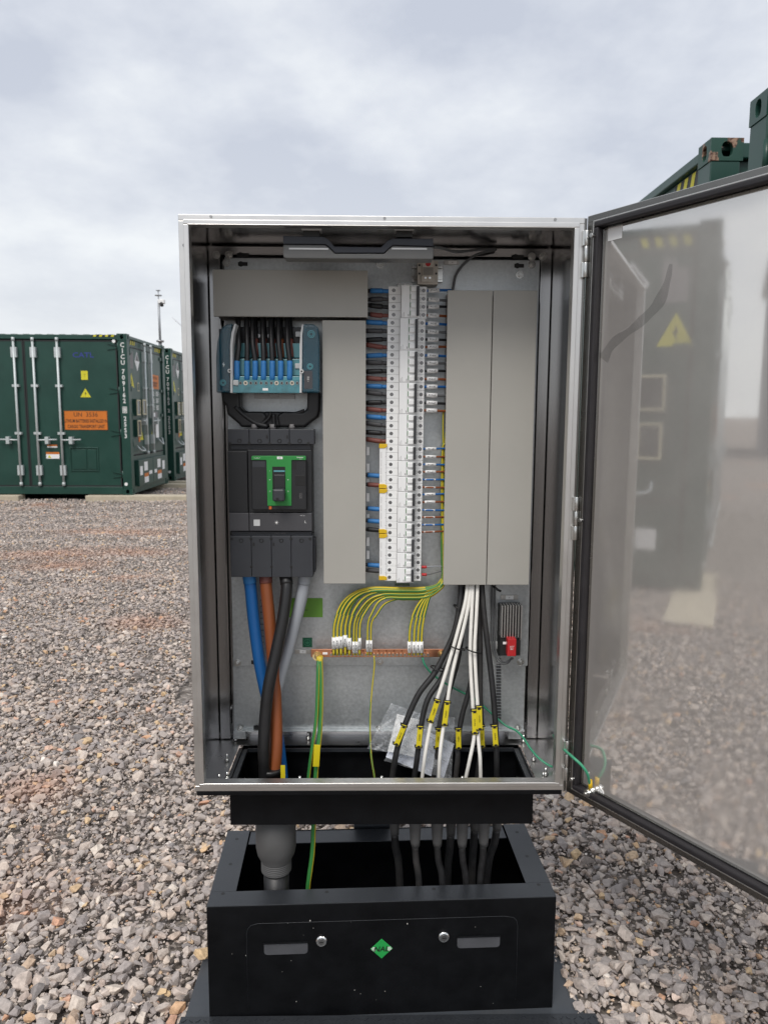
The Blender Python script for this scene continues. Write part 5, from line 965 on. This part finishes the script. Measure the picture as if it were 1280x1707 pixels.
m_ = MB(); hp = [(55, 150), (365, 158), (402, 178), (445, 232), (800, 238), (852, 186), (890, 170), (1198, 172), (1198, 232), (890, 222), (855, 250), (825, 282), (450, 282), (410, 240), (375, 216), (55, 214)]
m_.prism([(at(*v7(x, y), YL).x, at(*v7(x, y), YL).z) for x, y in hp], 1, YL, YL+.045); m_.build('housing', mat('lamp_housing', (.012, .014, .022), .4), lm, bev=.0012)
m_ = MB(); dp = [(55, 216), (375, 218), (408, 242), (448, 284), (827, 284), (857, 252), (892, 224), (1200, 234), (1200, 322), (1185, 330), (70, 322), (55, 308)]
m_.prism([(at(*v7(x, y), YL).x, at(*v7(x, y), YL).z) for x, y in dp], 1, YL+.002, YL+.040); m_.build('diffuser', Mt['difus'], lm, bev=.002)
for a, b in ((100, 400), (880, 1150)): m_ = MB(); a_, b_ = v7(a, 243), v7(b, 256); m_.pbox(a_[0], a_[1], b_[0], b_[1], YL+.0008, YL+.0018); m_.build('led_strip', Mt['mcb2'], lm)
for x in (270, 978):
    m_ = MB(); a_, b_ = v7(x-74, 78), v7(x+74, 106); m_.pbox(a_[0], a_[1], b_[0], b_[1], YL-.004, YL+.03); m_.build('magnet_clip', Mt['mcb2'], lm, bev=.0006); m_ = MB(); a_, b_ = v7(x-60, 106), v7(x+60, 160); m_.pbox(a_[0], a_[1], b_[0], b_[1], YL+.002, YL+.026); m_.build('clip_foot', Mt['ink'], lm)
wire('lamp_lead', [at(722, 412, .08), at(738, 414, .10), at(762, 420, .16), at(800, 416, .21), at(826, 416, .235), at(795, 424, .235), at(775, 438, .232), at(760, 458, .228), at(754, 486, .22)], [(0, 1, .0030, 'cdgrey', 'insulation')], 'grey lamp cable looping from the strip lamp down into the right trunking', 'cable')
m_ = MB(); m_.pbox(482, 997, 538, 1029, YP-.0008, YP-.0003); o = tag(m_.build('green_sticker', Mt['stgreen']), 'plain bright green sticker right of the thick grey cable', 'sticker'); m_ = MB(); m_.pbox(508, 1016.5, 514, 1017.3, YP-.0012, YP-.0009); m_.build('pen_mark', Mt['ink'], o)
m_ = MB(); m_.pbox(504.5, 1063, 520.5, 1079, YP-.0008, YP-.0003); o = tag(m_.build('earth_symbol_sticker', Mt['stdg']), 'small square dark green earth symbol sticker above the left end of the earth bar', 'sticker')
p_ = at(512.5, 1071, YP-.0012); m_ = MB(); m_.tube([p_+Vector((math.cos(a*PI/12)*.008, 0, math.sin(a*PI/12)*.008)) for a in range(25)], .0004, 4, caps=False)
m_.box(p_.x-.0004, p_.x+.0004, p_.y, p_.y+.0003, p_.z, p_.z+.007)
for k, w in enumerate((.0055, .0036, .0016)): m_.box(p_.x-w, p_.x+w, p_.y, p_.y+.0003, p_.z-k*.002-.0004, p_.z-k*.002+.0004)
m_.build('earth_symbol', Mt['teal'], o)

# ------------------------------------------------------------------ black plinth on the ground
BX, BY, BR, BT, BH = .0095, .0373, .03604, ZB-.2911, .289
pb = empty('cable_plinth', (BX, BY, BT-BH), BR, label='black powder-coated root plinth with an open top and two chrome locks', cat='plinth'); PD = .31; hz0 = BH
def pl_(px, py, Y=0.0):
    d_ = ray(px, py); M_ = pb.matrix_basis.inverted(); o_ = M_ @ CAM; e_ = M_.to_3x3() @ d_; q = o_+e_*((Y-o_.y)/e_.y); return q.x, q.z
pb.matrix_basis = Matrix.Translation((BX, BY, BT-BH)) @ Matrix.Rotation(BR, 4, 'Z')
m_ = MB(); m_.box(-.4, .4, 0, .002, 0, hz0-.0025); m_.build('front_panel', Mt['black'], pb, local=True, bev=.001)
m_ = MB(); m_.box(-.4, -.398, .002, PD, 0, hz0-.0025); m_.build('side_panel', Mt['black'], pb, local=True); m_ = MB(); m_.box(.398, .4, .002, PD, 0, hz0-.0025); m_.build('side_panel', Mt['black'], pb, local=True)
m_ = MB(); m_.box(-.398, .398, PD-.002, PD, 0, hz0-.0025); m_.build('back_panel', Mt['black'], pb, local=True)
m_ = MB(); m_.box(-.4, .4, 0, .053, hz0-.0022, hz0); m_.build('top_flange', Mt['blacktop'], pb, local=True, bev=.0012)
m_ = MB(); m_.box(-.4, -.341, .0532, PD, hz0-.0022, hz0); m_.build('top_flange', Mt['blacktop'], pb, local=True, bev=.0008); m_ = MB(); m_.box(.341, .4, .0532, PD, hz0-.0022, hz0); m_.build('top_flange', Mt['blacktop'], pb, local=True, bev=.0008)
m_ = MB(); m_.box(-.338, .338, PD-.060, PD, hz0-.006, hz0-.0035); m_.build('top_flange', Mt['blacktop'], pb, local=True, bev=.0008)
m_ = MB(); m_.box(-.398, .398, .002, PD-.002, .001, .004); m_.build('bottom_tray', Mt['black'], pb, local=True)
for x, y in ((-.37, .27), (-.37, .16), (-.37, .045), (-.13, .04), (.12, .04), (.37, .045), (.37, .16), (.37, .27)):
    m_ = MB(); m_.tube([(x, y, hz0+.0003), (x, y, hz0-.001)], .0046, 14); m_.build('fixing_hole', Mt['ink'], pb, local=True)
for x0, y0, x1, y1 in ((440.6, 1569.7, 513, 1591.7), (761.7, 1559, 833, 1580.5)):
    xa, za = pl_(x0, y1); xb, zb2 = pl_(x1, y0); c_ = .007; z0_, z1_ = min(za, zb2), max(za, zb2); m_ = MB(); m_.prism([(xa, z1_), (xa, z0_+c_), (xa+c_*.3, z0_+c_*.3), (xa+c_, z0_), (xb-c_, z0_), (xb-c_*.3, z0_+c_*.3), (xb, z0_+c_), (xb, z1_)], 1, -.0008, 0); m_.build('handle_recess', mat('recess_grey', (.075, .077, .085), .5, 0, .1, 30), pb, local=True)
    m_ = MB(); m_.box(xa-.001, xb+.001, -.004, .0, z1_-.001, z1_+.002); m_.build('recess_lip', Mt['black'], pb, local=True, bev=.0006)
for px, py in ((536, 1568), (739.4, 1561)):
    x, z = pl_(px, py); m_ = MB(); m_.tube([(x, 0, z), (x, -.003, z), (x, -.006, z)], .012, 28, rr=[.0135, .0135, .0105]); lk = m_.build('lock', Mt['lockm'], pb, local=True); m_ = MB(); m_.tube([(x, -.0062, z), (x, -.0035, z)], .0072, 20); m_.build('lock_face', Mt['darkzinc'], lk, local=True)
    m_ = MB(); m_.box(x-.0045, x+.0045, -.0068, -.0063, z-.001, z+.001); m_.build('key_slot', Mt['ink'], lk, local=True)
x, z = pl_(636, 1581); h_ = .0262; m_ = MB(); m_.prism([(x-h_*.98, z), (x, z-h_*.95), (x+h_*.98, z), (x, z+h_*.95)], 1, -.0012, 0); bg = m_.build('badge', Mt['badge'], pb, local=True, bev=.0012)
m_ = MB()
for zz, w in ((.0035, .021), (.0008, .0235), (-.0019, .0225), (-.0046, .019)): m_.box(x-w, x-.014, -.0015, -.00125, z+zz-.0007, z+zz+.0007); m_.box(x+.014, x+w, -.0015, -.00125, z+zz-.0007, z+zz+.0007)
m_.build('badge_stripes', Mt['winkl'], bg, local=True)
text('NAL', .0125, Mt['ink'], bg, (x, -.0014, z), upv=Vector((.22, 0, 1)), local=True, bold=True)
(xa, za), (xb, zb2), (xc_, zc_), (xd_, zd_) = pl_(414, 1549), pl_(430, 1540), pl_(840, 1527), pl_(860, 1536); zg = (zb2+zc_)/2
m_ = MB(); m_.tube([(xa-.004, .0, .03), (xa-.004, .0, zg-.026), (xa-.001, .0, zg-.012), (xa+.006, .0, zg-.004), (xb, .0, zg), (0, .0, zg), (xc_, .0, zg), (xd_-.006, .0, zg-.004), (xd_+.001, .0, zg-.012), (xd_+.004, .0, zg-.026), (xd_+.004, .0, .03)], .0005, 6); m_.build('panel_seam', Mt['blacktop'], pb, local=True)
ch_ = MB(); r2 = random.Random(4)
for k in range(20):
    x, z = r2.uniform(-.38, .38), r2.uniform(.02, .26); s = r2.choice([.0003, .0004, .0005, .0008, .0012]); ch_.prism([(x-s, z-s), (x+s*.6, z-s*1.2), (x+s, z+s), (x-s*.4, z+s*1.6)], 1, -.0003, 0)
ch_.build('paint_chips', Mt['dchip'], pb, local=True)['kind'] = 'stuff'
# base plate and chequer plate
m_ = MB(); m_.prism([(-.468, -.26), (.47, -.26), (.468, .205), (-.452, .205)], 2, .002, .005); tag(m_.build('base_plate', Mt['greyplate'], pb, local=True, bev=.001))
ck = empty('chequer_plate', (.02, -.12, ZB-.57), label='black tread plate lying in front of the plinth at the bottom edge', cat='tread plate')
m_ = MB(); M_ = Matrix.Translation((0, 0, ZB-.570)); m_.box(-.455, .502, -.42, .022, 0, .006, mat=M_); m_.build('plate', Mt['blacktop'], ck, bev=.001)
tr = MB(); k = 0
for i in range(60):
    for j in range(28):
        x, y = -.445+i*.016, -.41+j*.0155; a = .7 if (i+j) % 2 else -.7; c_, s_ = math.cos(a)*.0065, math.sin(a)*.0065; tr.prism([(x-c_, y-s_), (x+s_*.3, y-c_*.3), (x+c_, y+s_), (x-s_*.3, y+c_*.3)], 2, ZB-.564, ZB-.5625)
tr.build('tread_lozenges', Mt['blacktop'], ck)['kind'] = 'stuff'
# rear support post
m_ = MB(); a, b, _, _ = rect(590, 1300, 650, 1390, .37); m_.box(a, b, .362, .412, .0, ZB+.25); m_.box(a+.01, b-.01, D+.004, .362, ZB+.02, ZB+.2); po = m_.build('support_post', Mt['greyplate'], bev=.002); tag(po, 'dark grey steel post standing behind the plinth and holding up the cabinet', 'post')

# ------------------------------------------------------------------ loose stones
def stone_mesh(seed, n=13):
    r = np.random.default_rng(seed); bm = bmesh.new(); p = r.normal(size=(n, 3)); p /= np.linalg.norm(p, axis=1)[:, None]; p *= r.uniform(.78, 1.05, (n, 1)); p *= np.array([1, r.uniform(.6, .9), r.uniform(.36, .66)])
    for q in p: bm.verts.new(q*.5)
    h = bmesh.ops.convex_hull(bm, input=bm.verts); bmesh.ops.delete(bm, geom=[v for v in bm.verts if not v.link_faces], context='VERTS')
    bmesh.ops.dissolve_limit(bm, angle_limit=.22, verts=bm.verts, edges=bm.edges)
    bmesh.ops.bevel(bm, geom=list(bm.edges), offset=.014, segments=1, affect='EDGES')
    me = bpy.data.meshes.new('stone'); bm.to_mesh(me); bm.free(); me.materials.append(Mt['stone']); return me
SM = [stone_mesh(100+i, 11+i % 6) for i in range(16)]
def layer(n, x0, x1, y0, y1, smin, smax, pw=2.2, clump=0.):
    x = rng.uniform(x0, x1, n); y = rng.uniform(y0, y1, n); s = smin+(smax-smin)*rng.random(n)**pw
    if clump:
        c = .5+.5*np.sin(x*3.1+np.sin(y*2.3)*1.7)*np.sin(y*2.7+np.sin(x*1.9)*1.3); keep = rng.random(n) < (1-clump)+clump*c; x, y, s = x[keep], y[keep], s[keep]
    return np.stack([x, y, s], 1)
def in_view(a, m=.35):
    d = a[:, 1]+1.54; u = a[:, 0]-(-.02); return (d > .2) & (np.abs(u-.016*d) < .56*d+m)
parts = []
for (n, x0, x1, y0, y1, a, b, pw, cl_) in ((90000, -2.6, 2.2, -.5, 2.2, .006, .016, 1.1, 0), (42000, -2.6, 2.2, -.5, 2.2, .016, .036, 1.2, .35), (10500, -2.6, 2.2, -.5, 2.2, .032, .066, 1.8, .8),
       (60000, -4.4, 3.2, 2.2, 5.0, .012, .032, 1.3, 0), (14000, -4.4, 3.2, 2.2, 5.0, .028, .054, 1.6, .6), (62000, -8.3, 2.5, 5.0, 9.0, .018, .036, 1.6, 0), (5000, -8.3, 2.5, 5.0, 9.0, .034, .06, 1.6, .6), (62000, -11, -1.2, 9.0, 16.5, .022, .045, 1.6, 0)):
    q = layer(n, x0, x1, y0, y1, a, b, pw, cl_); q = q[in_view(q, .5)]
    q = q[~((q[:, 1] > 2) & (q[:, 0] > -1.0-.0*q[:, 1]) & (q[:, 0] < .8))]          # hidden behind the cabinet
    parts.append(q)
ref = layer(32000, -5.0, -.9, -2.2, 3.0, .018, .045, 1.6, 0); ref = ref[~in_view(ref, .5)]; parts.append(ref)
pr = layer(7000, .5, 2.0, -.9, 2.0, .012, .05, 1.8, 0); parts.append(pr[~in_view(pr, .5)])
A = np.concatenate(parts)
c_, s_ = math.cos(BR), math.sin(BR); lx = (A[:, 0]-BX)*c_+(A[:, 1]-BY)*s_; ly = -(A[:, 0]-BX)*s_+(A[:, 1]-BY)*c_
edge = .03*np.sin(ly*31)+.012*np.sin(ly*77)
inside = (np.abs(lx) < .405+np.where(ly < .17, .04, 0)+edge*0+A[:, 2]*.4) & (ly > -.42) & (ly < .315+A[:, 2]*.4)
A = A[~inside]
for (x0, x1, y0, y1) in ((-10.46, -4.4, 12.3, 14.3), (-10.46, -4.4, 15.3, 17.5), (-5.22, -3.38, 12.02, 12.3), (-9, -6.42, 12.02, 12.3), (-5.2, -3.38, -.2, .1), (-6, -4.3, -.1, 2.34)):
    A = A[~((A[:, 0] > x0) & (A[:, 0] < x1) & (A[:, 1] > y0) & (A[:, 1] < y1))]
Zs = np.array([gb(a, b) for a, b in A[:, :2]])+A[:, 2]*.10+np.where(A[:, 2] > .03, .006, 0)+rng.uniform(-.002, .004, len(A))
rot = np.stack([rng.normal(0, .30, len(A)), rng.normal(0, .30, len(A)), rng.uniform(0, 6.28, len(A))], 1)
# the stones that show largest are objects of their own
dist = np.sqrt(A[:, 0]**2+(A[:, 1]+1.54)**2+1.9); dv_ = np.stack([A[:, 0]-CAM.x, A[:, 1]-CAM.y, Zs-CAM.z], 1)
zc = dv_ @ np.array(fw); ux = 640+FPX*(dv_ @ np.array(rt))/zc; uy = 853.5-FPX*(dv_ @ np.array(up))/zc
vis = (ux > 0) & (ux < 1280) & (uy < 1707) & (zc > 0) & ((ux < 325) | ((ux > 935) & (uy > 1330+(ux-940)*.57)) | ((uy > 1340) & ((ux < 385) | (ux > 890)))) & ((ux < 340-(uy-1500)*.1) | (uy < 1500) | (ux > 930))
score = np.where(vis, A[:, 2]/zc, 0); order = np.argsort(-score)[:296]; big = set(order.tolist())
for i in order:
    o = bpy.data.objects.new('stone', SM[i % 16]); COL.objects.link(o); o.parent = ground; o.location = (A[i, 0], A[i, 1], Zs[i]); o.rotation_euler = rot[i]; o.scale = (A[i, 2],)*3
for x, y, s, z in ((-.452, .215, .062, .045), (-.478, .10, .052, .035), (-.495, -.01, .06, .03), (.50, .15, .04, .03)):
    o = bpy.data.objects.new('stone', SM[int(x*100) % 16]); COL.objects.link(o); o.parent = ground; o.location = (x, y, z); o.rotation_euler = (.2, .1, x*40); o.scale = (s, s, s)
rest = np.array([i for i in range(len(A)) if i not in big]); R_ = A[rest]
me = bpy.data.meshes.new('gravel'); me.vertices.add(len(rest)); me.vertices.foreach_set('co', np.stack([R_[:, 0], R_[:, 1], Zs[rest]], 1).astype(np.float32).ravel())
a_ = me.attributes.new('sc', 'FLOAT', 'POINT'); a_.data.foreach_set('value', R_[:, 2].astype(np.float32))
a_ = me.attributes.new('rot', 'FLOAT_VECTOR', 'POINT'); a_.data.foreach_set('vector', rot[rest].astype(np.float32).ravel())
a_ = me.attributes.new('pick', 'INT', 'POINT'); a_.data.foreach_set('value', rng.integers(0, 16, len(rest)).astype(np.int32))
gv = bpy.data.objects.new('gravel', me); COL.objects.link(gv); gv.parent = ground; gv['kind'] = 'stuff'
sc_ = bpy.data.collections.new('stone_shapes')
for i, m__ in enumerate(SM): o = bpy.data.objects.new('stone_shape', m__); sc_.objects.link(o)
ng = bpy.data.node_groups.new('scatter', 'GeometryNodeTree'); ng.interface.new_socket('Geometry', in_out='INPUT', socket_type='NodeSocketGeometry'); ng.interface.new_socket('Geometry', in_out='OUTPUT', socket_type='NodeSocketGeometry')
n = ng.nodes.new; gi, go = n('NodeGroupInput'), n('NodeGroupOutput'); ip = n('GeometryNodeInstanceOnPoints'); m2p = n('GeometryNodeMeshToPoints'); ci = n('GeometryNodeCollectionInfo'); ci.inputs['Collection'].default_value = sc_; ci.inputs['Separate Children'].default_value = True; ci.inputs['Reset Children'].default_value = True
def na(nm, ty): q = n('GeometryNodeInputNamedAttribute'); q.data_type = ty; q.inputs['Name'].default_value = nm; return q.outputs['Attribute']
e2r = n('FunctionNodeEulerToRotation'); l = ng.links.new; l(gi.outputs[0], m2p.inputs[0]); l(m2p.outputs[0], ip.inputs['Points']); l(ci.outputs[0], ip.inputs['Instance']); ip.inputs['Pick Instance'].default_value = True
l(na('pick', 'INT'), ip.inputs['Instance Index']); l(na('rot', 'FLOAT_VECTOR'), e2r.inputs[0]); l(e2r.outputs[0], ip.inputs['Rotation']); l(na('sc', 'FLOAT'), ip.inputs['Scale']); l(ip.outputs[0], go.inputs[0])
md = gv.modifiers.new('scatter', 'NODES'); md.node_group = ng
print('stones', len(A))
